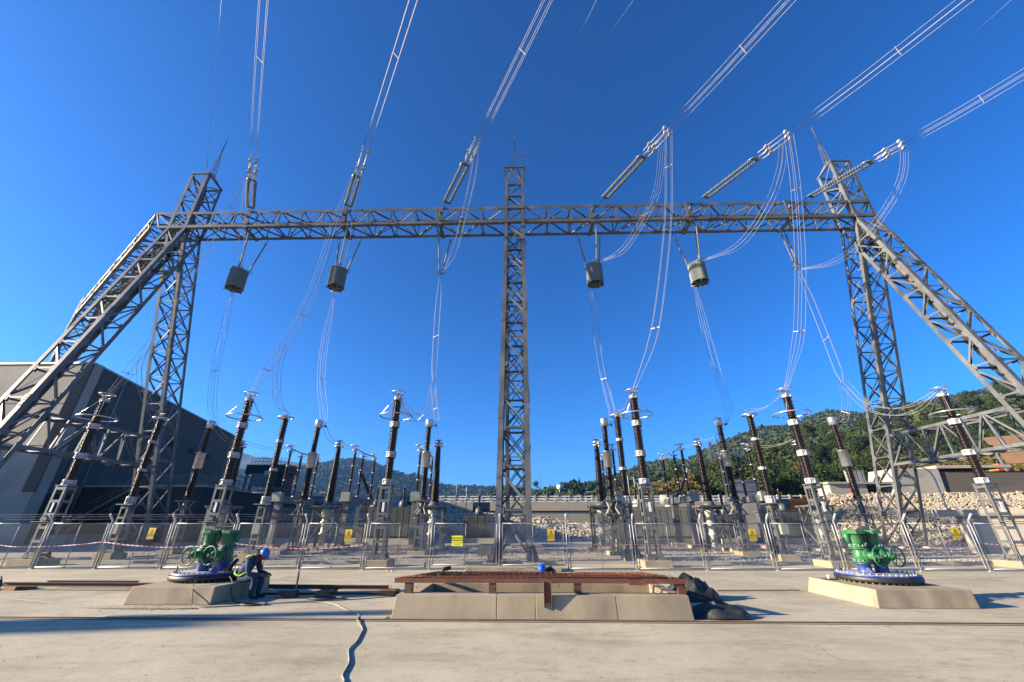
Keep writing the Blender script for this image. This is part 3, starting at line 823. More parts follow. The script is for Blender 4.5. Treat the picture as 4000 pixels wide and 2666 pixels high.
def base_block(parent, w, h, feet):
    MB().box((0, 0, h / 2 - 0.05), (w, w, h + 0.1)).build('plinth', MT['tan_conc'], parent, bevel=0.02)
    for sx in (-1, 1):
        for sy in (-1, 1):
            MB().prism([(sx * feet - 0.16, sy * feet - 0.16), (sx * feet + 0.16, sy * feet - 0.16), (sx * feet + 0.16, sy * feet + 0.16), (sx * feet - 0.16, sy * feet + 0.16)], h, h + 0.04).prism(
                [(sx * feet - 0.15, sy * feet - 0.02), (sx * feet + 0.15, sy * feet - 0.02), (sx * feet + 0.15, sy * feet + 0.02), (sx * feet - 0.15, sy * feet + 0.02)], h + 0.04, h + 0.3,
                [(sx * feet - 0.04, sy * feet - 0.02), (sx * feet + 0.04, sy * feet - 0.02), (sx * feet + 0.04, sy * feet + 0.02), (sx * feet - 0.04, sy * feet + 0.02)]).build('foot', MT['steel_lt'], parent)

def make_arrester(name):
    t = empty(name)
    base_block(t, 1.25, 0.27, 0.27)
    ladder_stand(t, 0.3, 3.5, 0.56, MT['steel_lt'])
    MB().box((0, 0, 3.52), (0.62, 0.62, 0.04)).build('cap_plate', MT['steel_lt'], t)
    MB().box((0, -0.36, 1.98), (0.3, 0.16, 0.14)).box((0, -0.3, 1.86), (0.9, 0.5, 0.03)).build('counter_shelf', MT['steel_lt'], t)
    MB().box((0.02, -0.30, 2.5), (0.10, 0.02, 0.42)).build('gauge_strip', MT['white'], t)
    flange(3.55, 3.8, 0.24).build('flange', MT['cast'], t)
    for z0, z1 in ((3.8, 4.86), (5.14, 6.4), (6.68, 7.88)):
        MB().lathe(sheds(z0, z1, 0.165, 0.215), 16).build('insulator', MT['porc'], t)
    for z0, z1 in ((4.86, 5.14), (6.4, 6.68)):
        flange(z0, z1, 0.23).build('flange', MT['cast'], t)
    flange(7.88, 8.04, 0.19, fins=6).build('top_flange', MT['cast'], t)
    r = MB().ring((0, 0, 7.0), 0.84, 0.036, 28)
    for k in range(4):
        a = pi / 4 + k * pi / 2
        r.tube([(0.17 * cos(a), 0.17 * sin(a), 7.98), (0.82 * cos(a), 0.82 * sin(a), 7.02)], 0.016, 5)
    r.build('grading_ring', MT['alu'], t)
    r = MB().ring((0, 0, 8.33), 0.36, 0.026, 24)
    for k in range(4):
        a = k * pi / 2
        r.tube([(0.08 * cos(a), 0.08 * sin(a), 8.04), (0.36 * cos(a), 0.36 * sin(a), 8.33)], 0.014, 5)
    r.build('corona_ring', MT['alu'], t)
    MB().cyl((0, 0, 8.04), (0, 0, 8.26), 0.06).box((0, 0, 8.26), (0.5, 0.08, 0.05)).build('terminal', MT['cast'], t)
    return t

def make_cvt(name):
    t = empty(name)
    base_block(t, 1.0, 0.3, 0.24)
    ladder_stand(t, 0.33, 2.75, 0.5, MT['steel_lt'], 0.55, 0.9, 0.09)
    MB().box((0, 0, 2.78), (0.95, 0.7, 0.05)).build('cap_plate', MT['steel_lt'], t)
    MB().box((0.1, -0.38, 1.5), (0.4, 0.22, 0.5)).build('terminal_box', MT['tank'], t, bevel=0.015)
    flange(2.81, 3.2, 0.23, fins=10).build('base_tank', MT['cast'], t)
    for z0, z1 in ((3.2, 4.6), (4.76, 6.26), (6.42, 7.72)):
        MB().lathe(sheds(z0, z1, 0.15, 0.2), 16).build('insulator', MT['porc'], t)
    for z0, z1 in ((4.6, 4.76), (6.26, 6.42)):
        flange(z0, z1, 0.19, fins=10).build('flange', MT['cast'], t)
    r = MB().ring((0, 0, 7.8), 0.42, 0.045, 24)
    for k in range(3):
        a = k * 2 * pi / 3
        r.tube([(0.1 * cos(a), 0.1 * sin(a), 7.78), (0.42 * cos(a), 0.42 * sin(a), 7.8)], 0.018, 5)
    r.build('corona_ring', MT['alu'], t)
    MB().cyl((0, 0, 7.72), (0, 0, 7.86), 0.15).cyl((0.05, 0, 7.86), (0.05, 0, 8.1), 0.03, 6).cyl((-0.08, 0, 7.86), (-0.08, 0, 8.1), 0.03, 6).box((0, 0, 8.1), (0.3, 0.08, 0.05)).build('terminal', MT['cast'], t)
    return t

def make_ct(name):
    t = empty(name)
    base_block(t, 1.1, 0.22, 0.25)
    ladder_stand(t, 0.25, 2.3, 0.55, MT['steel_lt'], 0.55, 1.0, 0.1)
    MB().box((0, 0, 2.32), (1.1, 0.9, 0.05)).build('cap_plate', MT['steel_lt'], t)
    hg = MB()
    for sx, sy in ((-1, -1), (1, -1), (1, 1), (-1, 1)):
        hg.bar((sx * 0.36, sy * 0.36, 2.35), (sx * 0.16, sy * 0.16, 2.75), 0.09); hg.bar((sx * 0.16, sy * 0.16, 2.75), (sx * 0.3, sy * 0.3, 3.15), 0.09)
    hg.lathe([(0.14, 2.4), (0.17, 2.75), (0.14, 3.1)], 10)
    hg.build('saddle', MT['steel'], t)
    MB().box((0, 0, 3.17), (0.95, 0.75, 0.05)).build('base_plate', MT['steel_lt'], t)
    flange(3.2, 3.42, 0.23, fins=6).build('flange', MT['dark'], t)
    MB().lathe(sheds(3.42, 5.28, 0.175, 0.235, 0.07), 16).build('lower_insulator', MT['porc'], t)
    MB().lathe([(0.2, 5.26), (0.29, 5.32), (0.29, 6.3), (0.31, 6.3), (0.31, 6.34), (0.1, 6.36)], 20).build('housing', MT['alu'], t)
    MB().lathe(sheds(6.36, 8.1, 0.145, 0.195, 0.065), 16).build('upper_insulator', MT['porc'], t)
    MB().lathe([(0.2, 8.08), (0.255, 8.1), (0.255, 8.6), (0.24, 8.63), (0.02, 8.64)], 20).build('head', MT['alu'], t)
    MB().cyl((0.2, 0, 8.2), (0.5, 0, 8.2), 0.035, 6).box((0.5, 0, 8.2), (0.06, 0.3, 0.1)).build('terminal', MT['dark'], t)
    return t

def make_bushing(name):
    t = empty(name)
    for sx in (-1, 1):
        for sy in (-1, 1):
            MB().box((sx * 0.85, sy * 0.65, 0.08), (0.5, 0.5, 0.22)).build('plinth', MT['tan_conc'], t)
            MB().ell((sx * 0.85, sy * 0.65, 0.18), (sx * 0.85, sy * 0.65, 2.9), (-sx, 0, 0), (0, -sy, 0), 0.14, 0.014).build('leg', MT['steel_lt'], t)
    b = MB()
    for sy in (-0.65, 0.65):
        b.bar((-0.85, sy, 0.4), (0.85, sy, 1.6), 0.08); b.bar((0.85, sy, 1.6), (-0.85, sy, 2.8), 0.08); b.bar((-0.85, sy, 1.6), (0.85, sy, 1.6), 0.08)
    for sx in (-0.85, 0.85):
        b.bar((sx, -0.65, 0.4), (sx, 0.65, 1.6), 0.08); b.bar((sx, 0.65, 1.6), (sx, -0.65, 2.8), 0.08)
    b.build('bracing', MT['steel_lt'], t)
    MB().box((0, 0, 2.96), (2.0, 1.6, 0.12)).box((0, 0, 2.84), (1.8, 0.2, 0.16)).build('table', MT['steel_lt'], t)
    MB().lathe([(0.2, 0.3), (0.2, 1.0), (0.3, 1.05), (0.3, 1.15), (0.2, 1.2), (0.2, 1.75), (0.32, 1.8), (0.32, 1.9), (0.22, 2.0), (0.22, 2.35), (0.35, 2.4), (0.35, 2.9)], 16, (-0.1, 0.1, 0)).build('gas_duct', MT['cream'], t)
    MB().lathe([(0.45, 3.02), (0.45, 3.1), (0.36, 3.14), (0.34, 3.3)], 16).build('flange', MT['steel_lt'], t)
    MB().lathe(sheds(3.3, 7.4, 0.30, 0.36, 0.075, 0.165), 18).build('insulator', MT['porc'], t)
    r = MB().ring((0, 0, 7.45), 0.31, 0.05, 22).ring((0, 0, 7.68), 0.29, 0.045, 22)
    for k in range(4):
        a = k * pi / 2
        r.cyl((0.28 * cos(a), 0.28 * sin(a), 7.45), (0.28 * cos(a), 0.28 * sin(a), 7.68), 0.015, 5)
        r.tube([(0.1 * cos(a), 0.1 * sin(a), 7.5), (0.3 * cos(a), 0.3 * sin(a), 7.45)], 0.015, 5)
    r.build('corona_ring', MT['alu'], t)
    MB().cyl((0, 0, 7.38), (0, 0, 7.9), 0.09).box((0, 0, 7.92), (0.42, 0.1, 0.06)).build('terminal', MT['dark'], t)
    return t

def make_disconnector(name):
    t = empty(name)
    for y in (0.0, 4.0):
        MB().box((0, y, 0.1), (1.2, 1.2, 0.25)).build('plinth', MT['tan_conc'], t)
        MB().b2((-0.26, y - 0.2, 0.22), (0.26, y + 0.2, 3.45)).build('column', MT['steel_lt'], t, bevel=0.02)
        MB().box((0.05, y - 0.215, 2.2), (0.14, 0.01, 0.1)).build('notice', MT['yellow'], t)
    MB().b2((-0.3, -0.55, 3.45), (0.3, 5.7, 3.95)).build('box_beam', MT['steel_lt'], t, bevel=0.02)
    MB().box((0.1, -0.6, 3.85), (0.75, 0.5, 0.75)).build('drive_box', MT['tank'], t, bevel=0.02)
    MB().tube([(-2.6, 0.1, 4.25), (0, 0.1, 4.25), (0.3, 0.1, 4.2)], 0.05, 6).build('drive_rod', MT['steel_lt'], t)
    for y, top in ((0.0, 7.7), (2.0, 7.5), (5.2, 7.7)):
        p = MB(); f = MB()
        z0 = 4.1; k = (top - z0) / 3
        f.lathe([(0.15, 3.94), (0.15, 4.06), (0.11, 4.1)], 10, (0, y, 0))
        for i in range(3):
            p.lathe(sheds(z0 + i * k, z0 + (i + 1) * k - 0.1, 0.085, 0.135, 0.075), 12, (0, y, 0))
            f.lathe([(0.11, z0 + (i + 1) * k - 0.1), (0.13, z0 + (i + 1) * k - 0.05), (0.11, z0 + (i + 1) * k)], 10, (0, y, 0))
        p.build('post_insulator', MT['porc'], t); f.build('flanges', MT['cast'], t)
        r = MB().ring((0, y, top + 0.06), 0.3, 0.035, 20)
        for a in (0, 2.1, 4.2):
            r.tube([(0, y, top), (0.3 * cos(a), y + 0.3 * sin(a), top + 0.06)], 0.014, 4)
        r.build('corona_ring', MT['alu'], t)
        if y != 2.0:
            MB().ring((-0.12, y, top + 0.5), 0.36, 0.03, 20).cyl((0, y, top), (0, y, top + 0.45), 0.06, 8).bar((-0.48, y, top + 0.5), (0.24, y, top + 0.5), 0.03).build('contact_head', MT['alu'], t)
    MB().tube([(0, -0.1, 7.98), (0, 2.0, 7.86), (0, 5.3, 7.98)], 0.06, 8).cyl((0, 2.0, 7.5), (0, 2.0, 7.9), 0.07, 8).build('blade', MT['alu'], t)
    return t

ORD = ('first', 'second', 'third')
PX = [-22.9, -14.8, -6.7, 5.95, 14.05, 22.1]
def side(i):
    return '%s %%s counting from the %s' % (ORD[i if i < 3 else 5 - i], 'powerhouse' if i < 3 else 'sunlit stone bank')
def place(make, name, spots, Y, what, cat, group, tail='', rz=lambda i: 0.0):
    proto = None
    for i, x in spots:
        if proto is None: proto = o = make(name)
        else: o = copy_tree(proto)
        o.location = (x, Y, 0)
        o.rotation_euler = (0, 0, rz(i))
        tag(o, (side(i) % what) + tail, cat, group)
AX = [-23.1, -14.95, -6.73, 6.02, 14.14, 22.3]
place(make_arrester, 'surge_arrester', list(enumerate(AX)), 20.9, 'brown surge arrester with hanging metal ring', 'arrester', 'surge arresters behind the fence')
place(make_cvt, 'voltage_transformer', [(0, -22.7), (1, -14.75), (3, 5.85), (4, 13.88)], 24.3, 'slim brown voltage transformer with flat ring on top', 'transformer', 'voltage transformers behind the arresters', rz=lambda i: 0.0)
place(make_ct, 'current_transformer', list(enumerate([-22.75, -14.75, -6.68, 5.9, 14.0, 21.95])), 28.5, 'brown column transformer with silver cap and silver belly', 'transformer', 'current transformers with silver heads')
place(make_bushing, 'gas_bushing', list(enumerate([-22.8, -14.8, -6.7, 5.95, 13.95, 21.7])), 32.5, 'tapering brown bushing on a steel table', 'bushing', 'bushings on steel tables')
place(make_disconnector, 'disconnector', list(enumerate([-20.9, -15.0, -9.1, 8.05, 14.1, 19.9])), 36.4, 'disconnector with three insulator posts on a box beam', 'switch', 'disconnectors behind the bushings')

# ---------------------------------------------------------------- transformers
MT['tankdk'] = mat('shade_darkened_tank', (0.10, 0.115, 0.11), (0.075, 0.085, 0.083), 1.0, 0.5)  # darker copy of the tank grey, with shade put into the colour
def transformer(x0, x1, y, label, m, conservator=True, turrets=2, lean=1.0, zt=3.2, bush=True):
    t = empty('power_transformer', ((x0 + x1) / 2, y, 0), label=label, cat='transformer')
    w = x1 - x0
    MB().box((0, 1.4, 0.2), (w + 1.2, 4.4, 0.5)).build('plinth', MT['conc'], t)
    MB().b2((-w / 2 + 0.1, 0.75, 0.46), (w / 2 - 0.1, 3.2, zt + 0.1)).build('tank', m, t, bevel=0.04)
    MB().b2((-w / 2 - 0.1, 0.65, zt + 0.1), (w / 2 + 0.1, 3.3, zt + 0.18)).build('lid', m, t)
    n = max(3, int(w / 0.62)); k = w / n
    rm = MB()
    for j in range(5):
        rm.b2((-k * 0.44 + j * k * 0.18, 0, 0.0), (-k * 0.44 + j * k * 0.18 + k * 0.12, 0.5, zt - 0.75))
    rm.b2((-k * 0.45, 0.05, zt - 0.75), (k * 0.45, 0.3, zt - 0.66)).b2((-k * 0.45, 0.05, -0.08), (k * 0.45, 0.3, 0.0))
    rmesh = rm.mesh('radiator', m)
    for i in range(n):
        o = link('radiator', rmesh, t); o.location = (-w / 2 + k * (i + 0.5), 0.1, 0.68)
    MB().tube([(-w / 2, 0.6, zt - 0.1), (w / 2, 0.6, zt - 0.1)], 0.09, 8).build('header_pipe', m, t)
    if conservator:
        MB().lathe([(0.05, 0), (0.5, 0.03), (0.5, 1.9), (0.05, 1.93)], 16, (w / 2 - 2.4, 2.6, zt + 0.95), ax=(1, 0, 0)).build('conservator', m, t)
        for dx in (0.4, 1.5):
            MB().b2((w / 2 - 2.4 + dx, 2.5, zt + 0.18), (w / 2 - 2.3 + dx, 2.7, zt + 0.6)).build('support', m, t)
    for i in range(turrets):
        x = -w / 2 + w * (i + 0.6) / (turrets + 0.2)
        MB().lathe([(0.42, zt + 0.1), (0.42, zt + 0.5), (0.36, zt + 0.75), (0.15, zt + 0.9)], 14, (x, 1.2, 0)).build('turret', MT['cream'] if m is MT['tank'] else m, t)
        MB().lathe(sheds(zt + 0.88, zt + 2.1, 0.1, 0.15, 0.09), 10, (x, 1.2, 0)).build('neutral_bushing', MT['porc'], t)
        MB().cyl((x, 1.2, zt + 2.1), (x, 1.2, zt + 2.3), 0.06, 8).build('terminal', MT['cast'], t)
    if bush:
        d = V((0.47 * lean, -0.05, 0.88)).normalized(); b = V((lean * (w / 2 - 1.5), 1.6, zt))
        MB().lathe([(0.4, -0.1), (0.4, 0.5), (0.3, 0.6)], 14, b, d).build('turret', m, t)
        MB().lathe(sheds(0.6, 4.0, 0.2, 0.26, 0.09, 0.14), 12, b, d).build('high_voltage_bushing', MT['porc'], t)
        MB().lathe([(0.16, 4.0), (0.18, 4.4), (0.1, 4.5)], 12, b, d).ring(b + d * 4.2, 0.34, 0.06, 18, 6, d).ring(b + d * 4.45, 0.3, 0.05, 18, 6, d).build('corona_ring', MT['alu'], t)
    return t
transformer(9.9, 17.3, 44, 'pale grey transformer with a long row of sunlit radiators', MT['tank'])
transformer(-17.2, -10.9, 44, 'transformer with shade put into its colour, radiators and a leaning bushing', MT['tankdk'], lean=-1.0)
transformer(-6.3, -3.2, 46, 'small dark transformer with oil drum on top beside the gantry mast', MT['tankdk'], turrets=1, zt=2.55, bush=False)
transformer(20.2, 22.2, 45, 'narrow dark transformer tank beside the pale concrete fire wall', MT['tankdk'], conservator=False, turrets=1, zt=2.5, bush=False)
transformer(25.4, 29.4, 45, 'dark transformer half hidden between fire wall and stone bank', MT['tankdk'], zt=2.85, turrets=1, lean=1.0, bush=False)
transformer(-28.2, -22.0, 45, 'transformer under the terrace with the powerhouse shade in its colour', MT['tankdk'], lean=-1.0)
fw_ = empty('fire_wall', (26.5, 51, 0), label='pale concrete fire wall panel standing between two transformers', cat='wall')
MB().prism([(25.0, 50.5), (27.9, 50.5), (27.9, 51.1), (25.0, 51.1)], 0, 6.3).build('panel', MT['conc'], fw_, True)
MB().prism([(24.9, 50.4), (28.0, 50.4), (28.0, 51.2), (24.9, 51.2)], 6.3, 6.55).build('coping', MT['conc'], fw_, True)
# tall thin masts
def mast(name, x, y, z0, z1, w, label, m='steel_lt', sec=1.2):
    t = empty(name, (x, y, z0), label=label, cat='mast')
    b = MB(); h = z1 - z0; n = max(3, int(h / sec))
    for sx, sy in ((-1, -1), (1, -1), (1, 1), (-1, 1)):
        MB().bar((sx * w / 2, sy * w / 2, 0), (sx * w * 0.15, sy * w * 0.15, h * 0.85), max(0.05, w * 0.09)).build('leg', MT[m], t)
    for i in range(n):
        a = w / 2 * (1 - 0.7 * i / n); c = w / 2 * (1 - 0.7 * (i + 1) / n); za = h * 0.85 * i / n; zc = h * 0.85 * (i + 1) / n
        for p in range(4):
            q = ((-1, -1), (1, -1), (1, 1), (-1, 1)); e, f = q[p], q[(p + 1) % 4]
            b.bar((e[0] * a, e[1] * a, za), (f[0] * c, f[1] * c, zc), max(0.03, w * 0.06))
    b.tube([(0, 0, h * 0.83), (0, 0, h)], max(0.02, w * 0.04), 5)
    b.build('lattice', MT[m], t)
    return t
mast('lattice_mast', 27.7, 58, 0, 15.0, 0.6, 'thin lattice lightning mast rising behind the fire wall')
mast('lattice_mast', 0.25, 66, 0, 16.2, 0.7, 'thin lattice mast seen through the middle gantry column')
mast('transmission_pylon', 137.5, 300, 36, 60, 4, 'lattice transmission pylon standing on the green hillside', sec=3)
mast('transmission_pylon', 46, 340, 25, 37.5, 2.4, 'small pylon on the centre hill near the white tank', sec=3)
mast('radio_mast', 11.3, 260, 15, 32, 0.7, 'slender radio mast on the wooded centre hill', sec=3)
for i, (x, h, lb) in enumerate(((17.5, 9.0, 'pale pipe post with wires in front of the retaining wall, taller of two'), (18.5, 8.8, 'pale pipe post with wires in front of the retaining wall, shorter of two'), (-9.0, 6.6, 'slim pipe post behind the dark transformers'), (-7.6, 6.3, 'slim pipe post next to the rock heap'))):
    t = empty('pipe_post', (x, 70 if i < 2 else 58, 0), label=lb, cat='post')
    MB().tube([(0, 0, 0), (0, 0, h)], 0.09, 8).build('pole', MT['cast'], t)
    if i < 2: MB().bar((-0.9, 0, h - 0.3), (0.9, 0, h - 0.3), 0.07).build('crossarm', MT['cast'], t)
    else: MB().lathe([(0.02, h), (0.12, h + 0.02), (0.12, h + 0.06), (0.02, h + 0.1)], 8).build('finial', MT['cast'], t)
def lamp(x, y, h, d, label):
    t = empty('lamp_post', (x, y, 0), label=label, cat='lamp')
    MB().tube([(0, 0, 0), (0, 0, h * 0.83), (-0.12 * d, 0, h * 0.92), (-0.5 * d, 0, h * 0.985), (-1.0 * d, 0, h)], [0.09, 0.07, 0.06, 0.05, 0.045], 8).build('pole', MT['fence'], t)
    MB().box((-1.25 * d, 0, h), (0.5, 0.2, 0.1)).build('lamp_head', MT['steel_lt'], t, bevel=0.03)
lamp(38.4, 40, 6.65, 1, 'curved street lamp in front of the sunlit stone bank')
lamp(-20.5, 62, 7.4, -1, 'curved street lamp in shade beyond the dark transformers')
t = empty('floodlight_pole', (-13.2, 60, 0), label='slender pole with a round floodlight above the rock heap', cat='lamp')
MB().tube([(0, 0, 0), (0, 0, 9.3)], 0.06, 8).build('pole', MT['steel_lt'], t)
MB().lathe([(0.05, 0), (0.3, 0.1), (0.3, 0.3), (0.1, 0.5)], 12, (0, -0.3, 9.2), (0, -1, 0.3)).build('lamp_head', MT['dark'], t)
# machine with a railed roof on the terrace
cm = empty('service_machine', (-43.4, 72, 5.7), label='dark machine with railed roof, caged ladder and red arm on the terrace', cat='machine')
MB().b2((-3.9, -2, 3.9), (3.4, 2, 5.2)).build('deck', MT['dark'], cm)
MB().b2((-3.9, -2.1, 5.2), (3.4, 2.1, 5.35)).build('roof', MT['steel'], cm)
MB().b2((-2.4, -2.05, 1.9), (0.6, 1.8, 3.9)).build('cabin', MT['tank'], cm, bevel=0.05)
MB().b2((0.6, -1.6, 0.0), (2.8, 1.6, 3.9)).build('body', MT['dark'], cm, bevel=0.05)
MB().b2((-3.4, -1.8, 0.0), (2.9, 1.8, 0.9)).build('chassis', MT['dark'], cm)
for x in (-3.6, -2.6, 3.0):
    MB().b2((x - 0.15, -1.9, 0), (x + 0.15, -1.6, 3.9)).build('post', MT['steel'], cm)
MB().b2((-4.6, -2.0, 3.2), (0.8, -1.7, 3.42)).build('boom', MT['cast'], cm)
g = MB()
for z in (5.9, 6.4):
    g.bar((-3.2, -2, z), (3.2, -2, z), 0.06)
for i in range(11):
    g.bar((-3.2 + 0.64 * i, -2, 5.35), (-3.2 + 0.64 * i, -2, 6.42), 0.05)
g.build('roof_railing', MT['cast'], cm)
g = MB()
for x in (-5.0, -4.5):
    g.bar((x, -2.2, 0), (x, -2.2, 4.0), 0.06)
for i in range(13):
    g.bar((-5.0, -2.2, 0.25 + 0.3 * i), (-4.5, -2.2, 0.25 + 0.3 * i), 0.04)
for z in (2.0, 2.7, 3.4, 4.0):
    g.ring((-4.75, -2.5, z), 0.4, 0.025, 14, 4)
g.build('ladder', MT['cast'], cm)
MB().tube([(4.6, -2, 4.6), (4.6, -2, 2.6), (4.1, -2, 0.6), (3.9, -2, 0.1)], 0.17, 8).bar((3.6, -2, 4.75), (5.1, -2, 4.75), 0.4).build('red_arm', MT['red'], cm)
MB().ring((3.2, -2.1, 3.4), 0.42, 0.13, 18, 6, (0, 1, 0.3)).build('hook_ring', MT['red'], cm)

# ---------------------------------------------------------------- overhead line, insulators, jumpers
def tens(i, A, s1, s2, s3, E, label_side):
    A, s1, s2, s3, E = [V(p) for p in (A, s1, s2, s3, E)]
    d = (E - A).normalized(); h = d.cross(V((0, 0, 1))).normalized(); u = h.cross(d).normalized()
    t = empty('tension_insulator', A, label=side(i) % 'twin disc insulator string on the beam', cat='insulator', group='tension insulators on the beam')
    MB().tube([A, s1 - d * 0.25], 0.025, 6).build('link_rod', MT['steel_lt'], t, True)
    for s in (s1, s2):
        MB().bar(s - h * 0.34, s + h * 0.34, 0.24, 0.05, up=u).build('yoke_plate', MT['steel'], t, True)
    for k in (-1, 1):
        a = s1 + h * 0.26 * k + d * 0.1; b = s2 + h * 0.26 * k - d * 0.1
        L = (b - a).length; n = int(L / 0.19); pf = [(0.03, 0)]
        for j in range(n):
            z = L * j / n
            pf += [(0.035, z + 0.02), (0.15, z + 0.05), (0.145, z + 0.09), (0.05, z + 0.11), (0.045, z + 0.17)]
        pf.append((0.03, L))
        MB().lathe(pf, 10, a, b - a).build('disc_string', MT['glassins'], t, True)
    MB().ring(s2 - d * 0.2, 0.42, 0.022, 20, 5, u).build('arcing_ring', MT['alu'], t, True)
    for a, b in ((-1, -1), (1, -1), (1, 1), (-1, 1)):
        o = h * 0.22 * a + u * 0.22 * b
        MB().tube([s2 + h * 0.12 * a, s2 + d * 0.5 + o, s3 + o], 0.03, 6).box(s2 + d * 1.1 + o, (0.22, 0.32, 0.12)).build('dead_end_clamp', MT['cast'], t, True)
    w = empty('line_conductor', s3, label=side(i) % 'bundle of four overhead conductors', cat='conductor', group='overhead line bundles')
    for a, b in ((-1, -1), (1, -1), (1, 1), (-1, 1)):
        o = h * 0.22 * a + u * 0.22 * b
        q = s3 + o; D = (E - s3)
        pts = [q + D * k + V((0, 0, -0.35)) * sin(min(1, k) * pi) * 0.3 for k in (0, 0.25, 0.5, 0.75, 1.0, 2.0, 4.0)]
        MB().tube(pts, 0.0125, 5).build('wire', MT['wire'], w, True)
        MB().box(s3 + o + d * 0.15, (0.14, 0.2, 0.2)).build('clamp', MT['cast'], w, True)
    for k in (0.7,):
        c = s3 + (E - s3) * k
        MB().bar(c - h * 0.22 - u * 0.22, c + h * 0.22 + u * 0.22, 0.04).build('spacer', MT['cast'], w, True)
TL = [((-26.49, 29.7, 29.34), (-25.91, 28.81, 29.46), (-24.03, 25.91, 29.84), (-22.83, 24.07, 30.08), (-15.84, 13.3, 31.5)),
      ((-16.99, 29.7, 29.13), (-16.31, 28.66, 29.28), (-14.34, 25.62, 29.73), (-12.86, 23.34, 30.06), (-6.49, 13.53, 31.5)),
      ((-7.61, 29.7, 28.99), (-6.82, 28.37, 29.2), (-4.59, 24.63, 29.79), (-3.45, 22.73, 30.09), (1.9, 13.74, 31.5)),
      ((6.94, 29.7, 28.98), (7.81, 27.72, 28.81), (9.87, 23.05, 28.42), (10.9, 20.71, 28.22), (14.65, 12.21, 27.5)),
      ((16.13, 29.7, 28.96), (16.98, 27.88, 28.81), (19.03, 23.5, 28.44), (20.06, 21.28, 28.25), (24.19, 12.44, 27.5)),
      ((25.35, 29.7, 28.81), (26.27, 27.83, 28.62), (28.24, 23.84, 28.23), (29.07, 22.17, 28.06), (31.84, 16.54, 27.5))]
for i, a in enumerate(TL): tens(i, *a, '')

def bundle(name, pts, label, group, spread=0.2, e0=1.0, e1=0.35, r=0.0115, parent=None):
    P = catmull(pts, 6); n = len(P)
    t = parent or empty(name, pts[0], label=label, cat='jumper', group=group)
    mean = (V(pts[-1]) - V(pts[0])); hx = mean.cross(V((0, 0, 1)))
    if hx.length < 2.5: hx = V((1, 0, 0)); hy = V((0, 1, 0))
    else: hx.normalize(); hy = hx.cross(mean.normalized())
    for a, b in ((-1, -1), (1, -1), (1, 1), (-1, 1)):
        q = []
        for k, p in enumerate(P):
            s = k / (n - 1); f = min(1, e0 + (1 - e0) * s * 5, e1 + (1 - e1) * (1 - s) * 5)
            q.append(p + (hx * a + hy * b) * spread * f)
        MB().tube(q, r, 5).build('wire', MT['wire'], t, True)
    L = sum((P[k + 1] - P[k]).length for k in range(n - 1)); m = max(1, int(L / 7))
    for k in range(m):
        j = int((k + 0.5) / m * (n - 1)); c = P[j]; f = spread
        MB().bar(c - hx * f - hy * f, c + hx * f + hy * f, 0.028).bar(c - hx * f + hy * f, c + hx * f - hy * f, 0.028).build('spacer', MT['cast'], t, True)
    return t
JG = 'four wire jumpers'
